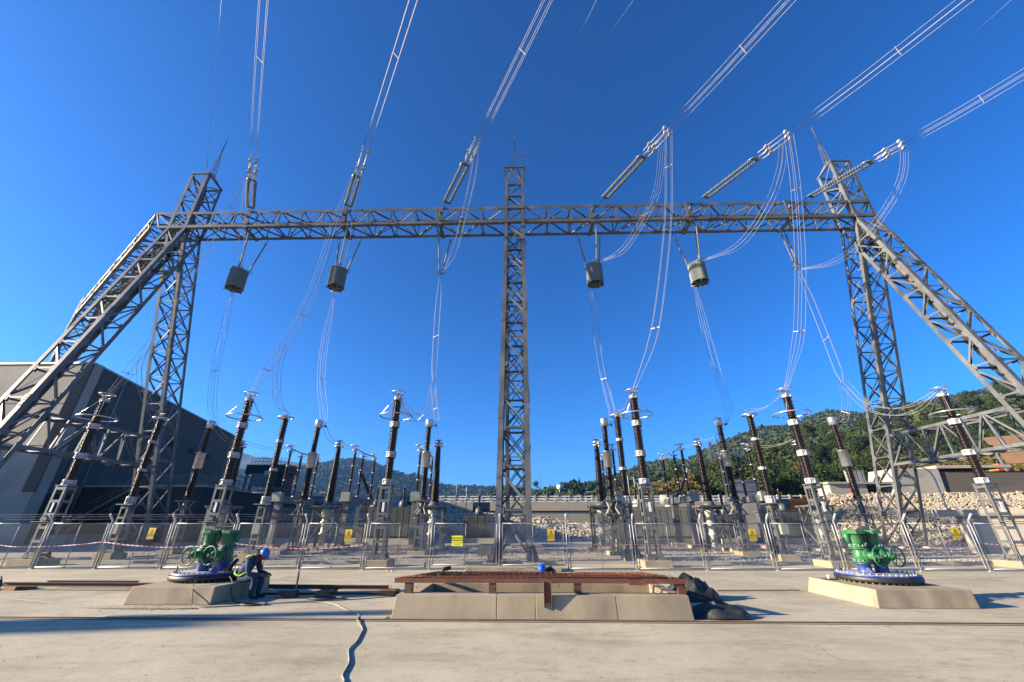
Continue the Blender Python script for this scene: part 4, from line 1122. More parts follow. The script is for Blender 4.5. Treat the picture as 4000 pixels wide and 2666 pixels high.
J = [
 ('jumper', [(10.71, 20.9, 27.89), (10.88, 21.86, 27.42), (11.01, 24.29, 25.97), (10.12, 26.62, 24.62), (8.94, 28.58, 23.49), (7.55, 30.0, 23.5)], 3, 'looped jumper to the side of a line trap'),
 ('jumper', [(10.98, 20.4, 27.9), (10.58, 20.45, 25.24), (9.73, 20.56, 20.01), (8.39, 20.71, 14.26), (7.43, 20.8, 11.12), (6.07, 20.9, 8.3)], 3, 'long dropper from the line to an arrester top'),
 ('jumper', [(6.31, 30.7, 20.98), (6.3, 29.99, 16.24), (6.38, 29.24, 11.93), (6.62, 28.65, 8.98), (6.4, 28.5, 8.25)], 3, 'dropper from line trap to silver head'),
 ('jumper', [(19.76, 21.3, 27.8), (20.11, 22.78, 26.58), (19.94, 24.96, 25.06), (18.68, 27.8, 23.35), (16.8, 30.0, 23.45)], 4, 'looped jumper to the side of a line trap'),
 ('jumper', [(19.88, 20.8, 27.8), (19.07, 20.82, 23.45), (17.63, 20.84, 17.4), (16.45, 20.87, 13.37), (15.63, 20.88, 11.06), (14.2, 20.9, 8.3)], 4, 'long dropper from the line to an arrester top'),
 ('jumper', [(15.6, 30.7, 20.98), (15.33, 30.08, 16.9), (15.14, 29.34, 12.52), (15.08, 28.76, 9.53), (14.5, 28.5, 8.25)], 4, 'dropper from line trap to silver head'),
 ('jumper', [(29.17, 21.9, 27.8), (29.5, 23.29, 26.08), (29.1, 25.11, 24.46), (27.96, 27.35, 22.71), (26.7, 28.91, 22.1), (25.3, 30.5, 22.6)], 5, 'looped jumper down to a hanging insulator pair'),
 ('jumper', [(25.2, 30.7, 22.5), (23.82, 28.82, 17.07), (22.29, 26.87, 12.31), (21.58, 26.0, 10.49)], 5, 'slanting dropper below the hanging insulator pair'),
 ('jumper', [(21.58, 26.0, 10.49), (21.25, 24.53, 8.49), (21.51, 23.33, 7.69), (21.93, 22.16, 7.67), (22.3, 20.9, 8.3)], 5, 'sagging jumper across to an arrester top'),
 ('jumper', [(21.58, 26.0, 10.49), (22.31, 27.24, 9.24), (22.5, 28.08, 8.48), (22.45, 28.5, 8.25)], 5, 'short branch dropper to a silver headed transformer'),
 ('jumper', [(-23.0, 24.4, 29.8), (-24.46, 26.53, 27.59), (-25.5, 28.54, 25.85), (-26.1, 29.89, 24.57), (-26.2, 30.5, 23.6)], 0, 'jumper down to the top of a line trap'),
 ('jumper', [(-22.9, 24.2, 29.8), (-23.2, 23.99, 24.87), (-22.99, 23.24, 19.54), (-22.89, 22.55, 15.46), (-22.79, 21.83, 11.84), (-22.9, 21.32, 9.73), (-23.1, 20.9, 8.3)], 0, 'long dropper from the line to an arrester top'),
 ('jumper', [(-22.97, 22.0, 11.91), (-23.68, 22.69, 10.74), (-23.69, 23.43, 9.31), (-23.24, 23.99, 8.39), (-22.7, 24.3, 8.14)], 0, 'branch dropper to a flat ringed voltage transformer'),
 ('jumper', [(-26.34, 30.7, 20.98), (-25.58, 30.14, 17.43), (-24.49, 29.36, 12.89), (-23.4, 28.81, 9.99), (-22.25, 28.5, 8.25)], 0, 'dropper from line trap to silver head'),
 ('jumper', [(-13.2, 23.9, 29.8), (-14.95, 26.87, 27.69), (-15.72, 28.73, 25.8), (-16.6, 30.5, 23.6)], 1, 'jumper down to the top of a line trap'),
 ('jumper', [(-13.1, 23.7, 29.8), (-14.0, 23.5, 23.35), (-14.11, 23.12, 17.97), (-14.15, 22.38, 14.08), (-14.43, 21.82, 11.65), (-14.8, 21.35, 9.9), (-14.95, 20.9, 8.3)], 1, 'long dropper from the line to an arrester top'),
 ('jumper', [(-14.55, 22.0, 11.73), (-15.07, 22.69, 10.66), (-15.27, 23.52, 9.27), (-15.11, 24.03, 8.43), (-14.75, 24.3, 8.14)], 1, 'branch dropper to a flat ringed voltage transformer'),
 ('jumper', [(-16.9, 30.7, 20.98), (-16.39, 29.89, 15.75), (-15.7, 29.25, 12.13), (-14.75, 28.74, 9.53), (-14.25, 28.5, 8.25)], 1, 'dropper from line trap to silver head'),
 ('jumper', [(-3.4, 22.7, 30.0), (-3.99, 24.98, 28.49), (-4.96, 27.24, 26.34), (-5.93, 29.21, 24.26), (-7.1, 30.5, 22.9)], 2, 'looped jumper down to a hanging insulator pair'),
 ('jumper', [(-7.34, 30.7, 22.8), (-7.06, 29.63, 17.67), (-6.76, 28.75, 14.0), (-6.51, 28.0, 11.21)], 2, 'slanting dropper below the hanging insulator pair'),
 ('jumper', [(-6.51, 28.0, 11.21), (-6.2, 26.12, 9.3), (-6.24, 24.29, 7.79), (-6.63, 23.08, 7.65), (-6.73, 20.9, 8.3)], 2, 'sagging jumper across to an arrester top'),
 ('jumper', [(-6.51, 28.0, 11.21), (-6.37, 28.22, 9.9), (-6.2, 28.37, 8.99), (-6.18, 28.5, 8.25)], 2, 'short branch dropper to a silver headed transformer'),
]
PHN = ['outer phase beside the powerhouse', 'powerhouse side middle phase', 'left phase next to the middle mast', 'right phase next to the middle mast', 'stone bank side middle phase', 'outer phase beside the stone bank']
for n_, pts, ph_, lab in J:
    bundle('jumper', pts, (lab + ', ' + PHN[ph_]).replace('from the line to an arrester top', 'to an arrester top'), JG, 0.17 if 'branch' in lab or 'short' in lab else 0.2, e1=0.3, e0=1.0 if pts[0][2] > 25 else 0.35 if pts[0][2] > 20 else 1.0)
def droop(p0, p1, sag):
    p0, p1 = V(p0), V(p1)
    return [p0.lerp(p1, k / 6) - V((0, 0, sag * (1 - (2 * k / 6 - 1) ** 2))) for k in range(7)]
def twin(pts, lab):
    t = empty('jumper', pts[0], label=lab, cat='jumper', group='twin wire links between equipment tops')
    for s in (-0.12, 0.12):
        MB().tube([V(p) + V((s, 0, s * 0.6)) for p in catmull(pts, 3)], 0.013, 5).build('wire', MT['wire'], t, True)
BX = [-22.8, -14.8, -6.7, 5.95, 13.95, 21.7]; DXs = [-20.9, -15.0, -9.1, 8.05, 14.1, 19.9]
CX = [-22.75, -14.75, -6.68, 5.9, 14.0, 21.95]
for i in range(6):
    twin(droop((CX[i] + 0.45, 28.5, 8.2), (BX[i], 32.5, 7.95), 0.5), 'twin wire link from silver head to table bushing, ' + PHN[i])
    twin(droop((BX[i], 32.5, 7.95), (DXs[i], 36.4, 8.2), 0.4), 'twin wire link from table bushing to disconnector, ' + PHN[i])
    twin(droop((DXs[i], 41.6, 8.2), (DXs[i] + (1.5 if i > 2 else -1.5), 45.5, 7.3), 0.9), 'twin wire link leaving the far disconnector post, ' + PHN[i])
twin(droop((5.85, 24.3, 8.1), (6.02, 20.9, 8.3), 0.35), 'twin wire link from arrester to voltage transformer, ' + PHN[3])
twin(droop((13.88, 24.3, 8.1), (14.14, 20.9, 8.3), 0.35), 'twin wire link from arrester to voltage transformer, ' + PHN[4])

def hang_rod(parent, p0, p1):
    p0, p1 = V(p0), V(p1); d = (p1 - p0).normalized(); L = (p1 - p0).length
    MB().tube([p0, p0 + d * 0.6], 0.03, 6).build('link_rod', MT['steel'], parent, True)
    MB().ring(p0 + d * 0.62, 0.12, 0.014, 12, 4, d).build('arcing_ring', MT['steel'], parent, True)
    MB().tube([p1 - d * 0.3, p1], 0.03, 6).build('link_rod', MT['steel'], parent, True)
    MB().lathe(sheds(0.55, L - 0.3, 0.05, 0.085, 0.09), 8, p0, d).build('rod_insulator', MT['polymer'], parent, True)
    x, y = perp(d)
    MB().ring(p1 - d * 0.12, 0.3, 0.026, 18, 5, d).tube([p1 - d * 0.12 - x * 0.3, p1 - d * 0.12 + x * 0.3], 0.015, 4).build('corona_ring', MT['steel_lt'], parent, True)
for i, x in ((0, -26.4), (1, -16.95), (3, 6.8), (4, 16.15)):
    t = empty('line_trap', (x, 30.7, 21.4), label=side(i) % 'ribbed grey drum hanging under the beam', cat='line trap', group='line traps hanging under the beam')
    pf = []
    N_ = 56
    mb = MB(); vs = []
    for z in (0.05, 2.0):
        for k in range(N_ * 2):
            r = 0.74 if k % 2 else 0.70
            vs.append((r * cos(pi * k / N_), r * sin(pi * k / N_), z))
    n2 = N_ * 2
    mb.add(vs, [(k, (k + 1) % n2, n2 + (k + 1) % n2, n2 + k) for k in range(n2)])
    vs = [(0.66 * cos(2 * pi * k / 32), 0.66 * sin(2 * pi * k / 32), z) for z in (0.05, 2.0) for k in range(32)]
    mb.add(vs, [(32 + k, 32 + (k + 1) % 32, (k + 1) % 32, k) for k in range(32)])
    mb.build('drum', MT['trap'], t)
    for z, nm in ((0.0, 'bottom_spider'), (2.02, 'top_spider')):
        s = MB()
        for k in range(3):
            a = k * pi / 3 + 0.3
            s.bar((-0.82 * cos(a), -0.82 * sin(a), z), (0.82 * cos(a), 0.82 * sin(a), z), 0.05, 0.14)
        s.cyl((0, 0, z - 0.12), (0, 0, z + 0.12), 0.09, 8)
        s.build(nm, MT['trap'], t)
    MB().cyl((0, 0, -0.45), (0, 0, 1.9), 0.04, 6).build('core_rod', MT['trap'], t)
    for sx in ((0.35, YF + 0.1), (-0.9, YB - 0.1), (0.9, YB - 0.1)):
        hang_rod(t, (x + sx[0] * 1.25, sx[1], ZB - 0.05), (x + sx[0] * 0.6, 30.7 + (sx[1] - 30.7) * 0.45, 23.45))
for i, x in ((2, -7.34), (5, 25.2)):
    t = empty('hanging_insulator', (x, 30.7, 22.7), label=side(i if i == 5 else 2) % 'V shaped insulator pair under the beam', cat='insulator', group='hanging insulator pairs')
    for s in (-1, 1):
        hang_rod(t, (x + 0.55 * s, 31.0 + 0.4 * s, ZB - 0.05), (x + 0.14 * s, 30.7, 22.95))
    MB().box((x, 30.7, 22.82), (0.4, 0.1, 0.2)).build('yoke_plate', MT['steel'], t, True)
# thin earth wires from the mast tops
for p, e, lb in (((-33.1, 29.9, 36.0), (-23.75, 17.02, 40), 'thin earth wire from the powerhouse side mast'), ((0.07, 29.9, 36.5), (6.02, 16.83, 38), 'thin earth wire from the middle mast, steeper of two'),
                 ((0.2, 29.9, 36.6), (8.84, 16.9, 38), 'thin earth wire from the middle mast, flatter of two'), ((32.54, 29.9, 36.0), (35.49, 16.63, 36), 'thin earth wire from the stone bank side mast')):
    p, e = V(p), V(e); d = e - p
    t = empty('earth_wire', p, label=lb, cat='wire', group='earth wires on the mast tops')
    MB().tube([p, p + d, p + d * 2, p + d * 4], 0.011, 4).build('wire', MT['wire'], t, True)
    MB().tube([p, p + d.normalized() * 1.0], 0.035, 6).build('clamp', MT['cast'], t, True)

# ---------------------------------------------------------------- chain link fence
FY = 19.1
FXS = [-29.6, -26.8, -23.9, -21.1, -18.32, -15.46, -12.6, -9.52, -6.77, -3.95, -1.0, 1.87, 4.74, 7.63, 10.49, 13.34, 16.25, 19.0, 21.85, 24.7, 27.5, 30.3]
fence = empty('chain_link_fence', (0, FY, 0), label='galvanized chain link fence with angled barbed wire arms across the yard', cat='fence')
PW, PHt = 2.66, 1.66
fr = MB()
for x in (-PW / 2, PW / 2):
    fr.tube([(x, 0, 0), (x, 0, PHt)], 0.029, 8)
fr.tube([(0, 0.01, -0.06), (0, 0.01, PHt)], 0.02, 8)
for z in (0, PHt):
    fr.tube([(-PW / 2, 0, z), (PW / 2, 0, z)], 0.026, 8)
frame_mesh = fr.mesh('panel_frame', MT['fence'])
wm = MB(); pitch = 0.092
k = -PHt
while k < PW:
    for sgn in (1, -1):
        x0, z0, x1, z1 = k, 0.0, k + PHt, PHt
        if x0 < 0: z0 = -x0; x0 = 0
        if x1 > PW: z1 = PHt - (x1 - PW); x1 = PW
        if x1 - x0 > 0.02:
            a, b = (x0 - PW / 2, x1 - PW / 2) if sgn > 0 else (PW / 2 - x0, PW / 2 - x1)
            wm.tube([(a, 0.004 * sgn, z0), (b, 0.004 * sgn, z1)], 0.003, 3, False, caps=False)
    k += pitch
wire_mesh = wm.mesh('wire_mesh', MT['fwire'])
pm = MB().tube([(0, 0, 0), (0, 0, 1.86), (0, -0.03, 1.92), (0, -0.24, 2.16)], 0.04, 8).box((0, 0, 0.01), (0.16, 0.16, 0.03))
for z in (0.3, 1.6):
    pm.tube([(-0.12, 0, z), (0.12, 0, z)], 0.018, 6)
post_mesh = pm.mesh('post', MT['fence'])
for i, x in enumerate(FXS):
    o = link('post', post_mesh, fence); o.location = (x, 0, 0)
    if x == -1.0: o.location.z = 0.0
    if i + 1 < len(FXS):
        x1 = FXS[i + 1]; low = 0.2 if (x == -1.0 or x1 == -1.0) else 0.08
        p = link('panel', frame_mesh, fence); p.location = ((x + x1) / 2, 0, low); p.scale = ((x1 - x - 0.24) / PW, 1, (1.78 - low) / PHt)
        q = link('wire_mesh', wire_mesh, p)
for k, (y, z) in enumerate(((-0.06, 1.96), (-0.14, 2.06), (-0.23, 2.15))):
    mb = MB(); r = random.Random(k)
    pts = []
    for i, x in enumerate(FXS[:-1]):
        for j in range(4):
            pts.append((x + (FXS[i + 1] - x) * j / 4, y, z - 0.02 * sin(pi * j / 4)))
    pts.append((FXS[-1], y, z))
    mb.tube(pts, 0.0055, 4)
    for i in range(420):
        x = FXS[0] + 0.142 * i; q = r.uniform(0, 3)
        mb.bar((x, y - 0.02 * cos(q), z - 0.012 - 0.02 * sin(q)), (x + 0.006, y + 0.02 * cos(q), z - 0.012 + 0.02 * sin(q)), 0.006)
    tag(mb.build('barbed_wire', MT['steel'], fence), kind='stuff')
tag(MB().b2((-2.33, 18.45, 0), (1.55, 19.5, 0.17)).build('concrete_sill', MT['tan_conc'], bevel=0.015), 'low concrete sill under the fence in front of the middle mast', 'sill')

def text_mesh(body, size, name):
    c = bpy.data.curves.new(name, 'FONT'); c.body = body; c.size = size; c.align_x = 'CENTER'; c.align_y = 'CENTER'; c.extrude = 0.0006
    o = bpy.data.objects.new(name, c); COL.objects.link(o)
    dg = bpy.context.evaluated_depsgraph_get(); me = bpy.data.meshes.new_from_object(o.evaluated_get(dg))
    bpy.data.objects.remove(o); me.name = name
    me.materials.clear(); me.materials.append(MT['ink'])
    return me
RX = M.Rotation(pi / 2, 4, 'X')
def put_text(parent, me, z, y=-0.006, x=0.0):
    o = link('lettering', me, parent); o.matrix_basis = M.Translation((x, y, z)) @ RX
TX = [text_mesh('ອັນຕະລາຍເຖິງຊີວິດ', 0.034, 'lettering'), text_mesh('ໄຟຟ້າແຮງສູງ', 0.034, 'lettering'), text_mesh('Danger of death', 0.045, 'lettering'), text_mesh('High voltage', 0.045, 'lettering')]
def warn_sign(x, z, y, label):
    t = empty('warning_sign', (x, y, z), label=label, cat='sign', group='danger signs on the fence')
    MB().b2((-0.15, -0.004, -0.225), (0.15, 0.0, 0.225)).build('plate', MT['yellow'], t)
    tri = MB()
    A = [(-0.10, 0.005), (0.10, 0.005), (0.0, 0.185)]; c = (0, 0.065)
    B = [(c[0] + (p[0] - c[0]) * 0.80, c[1] + (p[1] - c[1]) * 0.80) for p in A]
    for k in range(3):
        k2 = (k + 1) % 3
        tri.add([(A[k][0], -0.0065, A[k][1]), (A[k2][0], -0.0065, A[k2][1]), (B[k2][0], -0.0065, B[k2][1]), (B[k][0], -0.0065, B[k][1])], [(0, 1, 2, 3)])
    tri.build('triangle', MT['ink'], t)
    fig = MB()
    fig.lathe([(0.001, 0), (0.012, 0.0), (0.012, 0.001), (0.001, 0.001)], 10, (0.0, -0.0065, 0.125), (0, -1, 0))
    for a, b, w_ in (((-0.035, 0.045), (0.03, 0.075), 0.018), ((0.03, 0.075), (0.012, 0.095), 0.012), ((0.0, 0.06), (-0.005, 0.03), 0.011), ((0.02, 0.068), (0.04, 0.045), 0.010), ((-0.02, 0.10), (0.02, 0.108), 0.007)):
        fig.bar((a[0], -0.0066, a[1]), (b[0], -0.0066, b[1]), w_, 0.001, up=(0, 1, 0))
    fig.build('pictogram', MT['ink'], t)
    for me, z_ in zip(TX, (-0.03, -0.08, -0.135, -0.185)): put_text(t, me, z_)
for x, z, lb in ((-16.34, 1.38, 'yellow danger sign on the fence by the dark powerhouse wall'), (-7.58, 1.32, 'yellow danger sign on the fence behind the seated worker'), (1.21, 1.33, 'yellow danger sign on the fence beside the middle mast'),
                 (9.76, 1.34, 'yellow danger sign on the fence before the dark stands'), (18.23, 1.40, 'yellow danger sign on the fence before the stone bank')):
    warn_sign(x, z, FY - 0.04, lb)
t = empty('notice_sign', (-2.82, FY - 0.035, 1.1), label='lemon yellow no working notice tied to the fence', cat='sign')
MB().b2((-0.24, -0.004, -0.2), (0.24, 0.0, 0.2)).build('plate', MT['lemon'], t)
for b_, s_, z_ in (('ບໍ່ອະນຸຍາດໃຫ້ເຮັດວຽກ', 0.055, 0.11), ('ໃນບໍລິເວນນີ້', 0.06, 0.02), ('NOT ALLOW FROM WORKING', 0.036, -0.08), ('IN THIS AREA', 0.036, -0.145)):
    put_text(t, text_mesh(b_, s_, 'lettering'), z_)

# red and white barrier tape
def tape_mat():
    m, N, L, b = nodes_mat('barrier_tape')
    g = N.new('ShaderNodeNewGeometry'); sp = N.new('ShaderNodeSeparateXYZ'); L.new(g.outputs['Position'], sp.inputs[0])
    mm = N.new('ShaderNodeMath'); mm.operation = 'MULTIPLY'; mm.inputs[1].default_value = 4.6; L.new(sp.outputs[0], mm.inputs[0])
    fr_ = N.new('ShaderNodeMath'); fr_.operation = 'FRACT'; L.new(mm.outputs[0], fr_.inputs[0])
    gt = N.new('ShaderNodeMath'); gt.operation = 'GREATER_THAN'; gt.inputs[1].default_value = 0.5; L.new(fr_.outputs[0], gt.inputs[0])
    mx = N.new('ShaderNodeMix'); mx.data_type = 'RGBA'; mx.inputs[6].default_value = (0.5, 0.48, 0.46, 1); mx.inputs[7].default_value = (0.38, 0.04, 0.06, 1)
    L.new(gt.outputs[0], mx.inputs[0]); L.new(mx.outputs[2], b.inputs['Base Color']); b.inputs['Roughness'].default_value = 0.45
    return m
MT['tape'] = tape_mat()
def tape(pts, label, w=0.028):
    P = catmull(pts, 8); mb = MB(); vs = []
    for k, p in enumerate(P):
        a = 0.35 * sin(k * 0.9) + 0.2 * sin(k * 0.31)
        o = V((0, sin(a), cos(a))) * w / 2
        vs += [p - o, p + o]
    mb.add(vs, [(2 * k, 2 * k + 2, 2 * k + 3, 2 * k + 1) for k in range(len(P) - 1)])
    o = mb.build('barrier_tape', MT['tape'])
    m = o.modifiers.new('thickness', 'SOLIDIFY'); m.thickness = 0.002
    tag(o, label, 'tape', 'lengths of red and white tape along the fence')
tape([(-24, 18.98, 1.15), (-22.5, 18.97, 0.88), (-21.1, 18.97, 0.86), (-19.5, 18.97, 0.93), (-18.3, 18.98, 1.05)], 'red white tape sagging on the fence by the powerhouse front')
tape([(-18.3, 18.97, 1.05), (-17, 18.96, 0.92), (-15.4, 18.96, 0.84), (-14, 18.96, 0.88), (-12.55, 18.98, 1.0)], 'red white tape sagging beside the green valves, left of the seated worker', 0.045)
tape([(-12.55, 18.98, 1.0), (-11.2, 18.97, 0.88), (-9.5, 18.97, 0.80), (-8, 18.97, 0.84), (-6.8, 18.98, 0.95)], 'red white tape sagging on the fence behind the seated worker', 0.035)
tape([(-0.9, 19.2, 1.0), (4, 19.2, 0.97), (10, 19.2, 0.96), (16, 19.2, 0.95), (19, 19.2, 1.0)], 'taut red white tape running behind the sunlit fence panels', 0.022)
tape([(19, 18.98, 1.02), (21, 18.98, 0.92), (23.5, 18.98, 0.88)], 'red white tape on the fence before the low concrete wall', 0.03)

# ---------------------------------------------------------------- concrete blocks and valves
def battered(x0, x1, y0, y1, h, bx0=0.12, bx1=0.12, by=0.12):
    return MB().prism([(x0, y0), (x1, y0), (x1, y1), (x0, y1)], 0, h, [(x0 + bx0, y0 + by), (x1 - bx1, y0 + by), (x1 - bx1, y1 - by), (x0 + bx0, y1 - by)])
o = battered(-9.56, -7.43, 11.02, 13.45, 0.37, 0.03, 0.03, 0.06).build('concrete_block', MT['tan_conc'], bevel=0.02)
tag(o, 'battered concrete block with a worker seated on its edge', 'block', 'concrete blocks under the valves')
o = battered(8.1, 10.38, 11.0, 13.5, 0.37, 0.10, 0.0, 0.06).build('concrete_block', MT['tan_conc'], bevel=0.02)
tag(o, 'battered concrete block with a cup and dark plate on top', 'block', 'concrete blocks under the valves')

def valve_set(cx, cy, side_, label):
    t = empty('valve_assembly', (cx, cy, 0.37), label=label, cat='valve', group='green and blue valve assemblies')
    R_ = 0.92
    MB().lathe([(R_ * 0.5, 0.0), (R_ * 0.86, 0.0), (R_ * 0.86, 0.045)], 40).build('base_ring', MT['black'], t)
    MB().lathe([(R_ * 0.8, 0.045), (R_, 0.045), (R_ * 1.01, 0.08), (R_ * 1.01, 0.145), (R_, 0.155), (R_ * 0.8, 0.155)], 64).build('rubber_ring', MT['black'], t)
    MB().lathe([(R_ * 0.97, 0.156), (R_ * 0.99, 0.158), (R_ * 0.99, 0.196), (R_ * 0.98, 0.2), (0.05, 0.2)], 64).build('base_flange', MT['blue'], t)
    MB().lathe([(R_ * 0.965, 0.2), (R_ * 0.96, 0.205), (0.04, 0.205)], 48).build('cover_plate', MT['cast'], t)
    bm_ = MB().lathe([(0.028, 0), (0.028, 0.024), (0.014, 0.026), (0.014, 0.042)], 6, smooth=False).mesh('bolt', MT['bolt'])
    for k in range(40):
        a = 2 * pi * k / 40
        b1 = link('bolt', bm_, t); b1.location = (R_ * 0.9 * cos(a), R_ * 0.9 * sin(a), 0.2)
        b2 = link('bolt', bm_, t); b2.matrix_basis = M.Translation((R_ * 0.93 * cos(a), R_ * 0.93 * sin(a), 0.05)) @ M.Rotation(pi, 4, 'X')
    for a in (0.6, 2.3, 3.9, 5.4):
        ca, sa = cos(a), sin(a)
        p = V((0.78 * ca, 0.78 * sa, 0.2)); u = V((-sa, ca, 0))
        vs = []
        outl = [(-0.11, 0), (0.11, 0), (0.05, 0.12), (0.03, 0.16), (-0.03, 0.16), (-0.05, 0.12)]
        for s in (-0.015, 0.015):
            vs += [p + u * x + V((ca, sa, 0)) * s + V((0, 0, z)) for x, z in outl]
        n = len(outl)
        MB().add(vs, [tuple(range(n)), tuple(range(2 * n - 1, n - 1, -1))] + [(i, n + i, n + (i + 1) % n, (i + 1) % n) for i in range(n)]).build('lifting_lug', MT['blue'], t)
    for k, dx in enumerate((-0.25, 0.25)):
        x0, y0 = dx - 0.02 * side_, 0.04 if k else -0.04
        MB().lathe([(0.165, 0.2), (0.155, 0.24), (0.15, 0.4), (0.21, 0.41), (0.21, 0.445), (0.12, 0.445)], 24, (x0, y0, 0)).build('blue_pipe', MT['blue'], t)
        body = MB().lathe([(0.215, 0.45), (0.215, 0.485), (0.15, 0.49), (0.16, 0.52), (0.175, 0.6), (0.16, 0.68), (0.15, 0.73), (0.15, 0.765), (0.215, 0.77), (0.215, 0.8), (0.12, 0.8)], 24, (x0, y0, 0))
        body.build('valve_body', MT['green'], t)
        MB().lathe([(0.215, 0.806), (0.215, 0.838), (0.14, 0.842), (0.145, 0.9), (0.16, 0.96), (0.163, 1.14), (0.17, 1.145)], 24, (x0, y0, 0)).build('outlet_pipe', MT['green'], t)
        oct_ = [(x0 + 0.27 * cos(pi / 8 + k2 * pi / 4), y0 + 0.27 * sin(pi / 8 + k2 * pi / 4)) for k2 in range(8)]
        MB().prism(oct_, 1.145, 1.185).prism([(x0 + (x - x0) * 0.93, y0 + (y - y0) * 0.93) for x, y in oct_], 1.187, 1.225).build('top_flange', MT['green'], t)
        MB().lathe([(0.06, 0.0), (0.07, 0.1), (0.1, 0.24)], 10, (x0 - 0.2 * side_, y0 + 0.02, 0.93), (0, 0, 1)).build('elbow', MT['green'], t)
        nm = MB().lathe([(0.017, -0.062), (0.017, 0.032), (0.008, 0.034), (0.008, 0.05)], 6, smooth=False).mesh('nut', MT['bolt'])
        for zc in (0.475, 0.83):
            for j in range(12):
                a = 2 * pi * j / 12
                q = link('nut', nm, t); q.location = (x0 + 0.185 * cos(a), y0 + 0.185 * sin(a), zc)
        ax = V((0.22 * side_, -0.97, 0)).normalized()
        b0 = V((x0, y0, 0.62))
        MB().lathe([(0.13, 0.1), (0.13, 0.2), (0.17, 0.205), (0.17, 0.235), (0.1, 0.24), (0.085, 0.36), (0.1, 0.40), (0.06, 0.43), (0.03, 0.44), (0.03, 0.56)], 14, b0, ax).build('gear_box', MT['green'], t)
        wc = b0 + ax * 0.52 + V((0, 0, -0.01))
        w_ = MB().ring(wc, 0.225, 0.02, 28, 8, ax)
        X_, Y_ = perp(ax)
        for j in range(5):
            a = 2 * pi * j / 5 + 0.3
            w_.tube([wc - ax * 0.02, wc + (X_ * cos(a) + Y_ * sin(a)) * 0.22], 0.013, 6)
        w_.build('handwheel', MT['green'], t)
        MB().lathe([(0.035, -0.04), (0.035, 0.03), (0.012, 0.035), (0.012, 0.06)], 12, wc, ax).build('hub', MT['bolt'], t)
    return t
valve_set(-8.66, 12.5, -1, 'green and blue twin valve assembly beside the seated worker')
valve_set(9.42, 12.5, 1, 'green and blue twin valve assembly on the block with the cup')
tag(MB().b2((8.25, 12.75, 0.371), (8.75, 12.98, 0.385)).build('steel_plate', MT['dark']), 'dark steel plate lying on the concrete block edge', 'plate')
MT['clear'] = mat('clear_plastic', (0.75, 0.74, 0.68), None, rough=0.2)
_b = MT['clear'].node_tree.nodes['Principled BSDF']; _b.inputs['Alpha'].default_value = 0.45
tag(MB().lathe([(0.028, 0), (0.03, 0.0), (0.04, 0.1), (0.036, 0.1), (0.026, 0.01)], 16, (8.37, 12.84, 0.386), cap=False).build('plastic_cup', MT['clear']), 'clear plastic cup standing on the dark plate', 'cup')
# tool box things on the left flange
t = empty('power_tool', (-8.02, 12.25, 0.576), label='black power tool with yellow disc lying on the valve flange', cat='tool')
MB().lathe([(0.05, 0), (0.06, 0.1), (0.045, 0.3)], 10, (0, 0, 0.06), (0.2, 0.5, 0.6)).box((-0.05, 0.05, 0.05), (0.16, 0.14, 0.1)).build('body', MT['black'], t)
MB().lathe([(0.02, 0), (0.11, 0.0), (0.11, 0.03), (0.02, 0.035)], 18, (0.22, 0.05, 0.02)).build('disc', MT['yellow'], t)
tag(MB().tube(catmull([(-8.35, 11.65, 0.56), (-8.1, 11.2, 0.42), (-7.9, 10.98, 0.2), (-7.75, 10.9, 0.03), (-7.3, 10.75, 0.012), (-6.6, 10.98, 0.012), (-6.45, 11.05, 0.012)], 6), 0.011, 6).build('tool_cable', MT['black']), 'black tool cable hanging down the concrete block', 'cable')
tag(MB().tube(catmull([(-8.05, 12.15, 0.60), (-7.55, 11.8, 0.42), (-7.38, 11.62, 0.2), (-7.2, 11.5, 0.03), (-6.9, 11.35, 0.012)], 6), 0.011, 6).build('tool_cable', MT['black']), 'short black cable dropping beside the seated worker', 'cable')

# ---------------------------------------------------------------- open basin with rusty frame
bs = empty('basin', (0.4, 10.8, 0), label='low open concrete basin under the rusty steel frame', cat='basin')
BH = 0.41
def wallp(nm, bot, top):
    MB().prism(bot, 0, BH, top).build(nm, MT['tan_conc'], bs, True, bevel=0.012)
cuts = [-2.7, -0.55, 0.25, 1.9, 3.42]
tcuts = [-2.66, -0.55, 0.25, 1.9, 3.40]
for k in range(4):
    e = 0.0025 if k < 3 else 0
    wallp('front_wall', [(cuts[k], 9.64 + 0.003 * (k % 2)), (cuts[k + 1] - e, 9.64 + 0.003 * (k % 2)), (cuts[k + 1] - e, 10.12), (cuts[k], 10.12)],
          [(tcuts[k], 9.73 + 0.003 * (k % 2)), (tcuts[k + 1] - e, 9.73 + 0.003 * (k % 2)), (tcuts[k + 1] - e, 10.12), (tcuts[k], 10.12)])
wallp('side_wall', [(-2.7, 10.125), (-2.25, 10.125), (-2.25, 11.55), (-2.7, 11.55)], [(-2.6, 10.125), (-2.25, 10.125), (-2.25, 11.55), (-2.6, 11.55)])
wallp('side_wall', [(3.1, 10.125), (3.42, 10.125), (3.42, 11.55), (3.1, 11.55)], [(3.1, 10.125), (3.36, 10.125), (3.36, 11.55), (3.1, 11.55)])
wallp('back_wall', [(-2.7, 11.555), (3.42, 11.555), (3.42, 12.0), (-2.7, 12.0)], [(-2.6, 11.555), (3.36, 11.555), (3.36, 11.88), (-2.6, 11.88)])
MB().b2((-2.25, 10.12, 0.001), (3.1, 11.55, 0.03)).build('floor', MT['conc'], bs, True)
ff = empty('rusty_mesh_cover', (0.4, 10.5, 0.41), label='rust red steel frame with wire mesh resting on the basin', cat='frame')
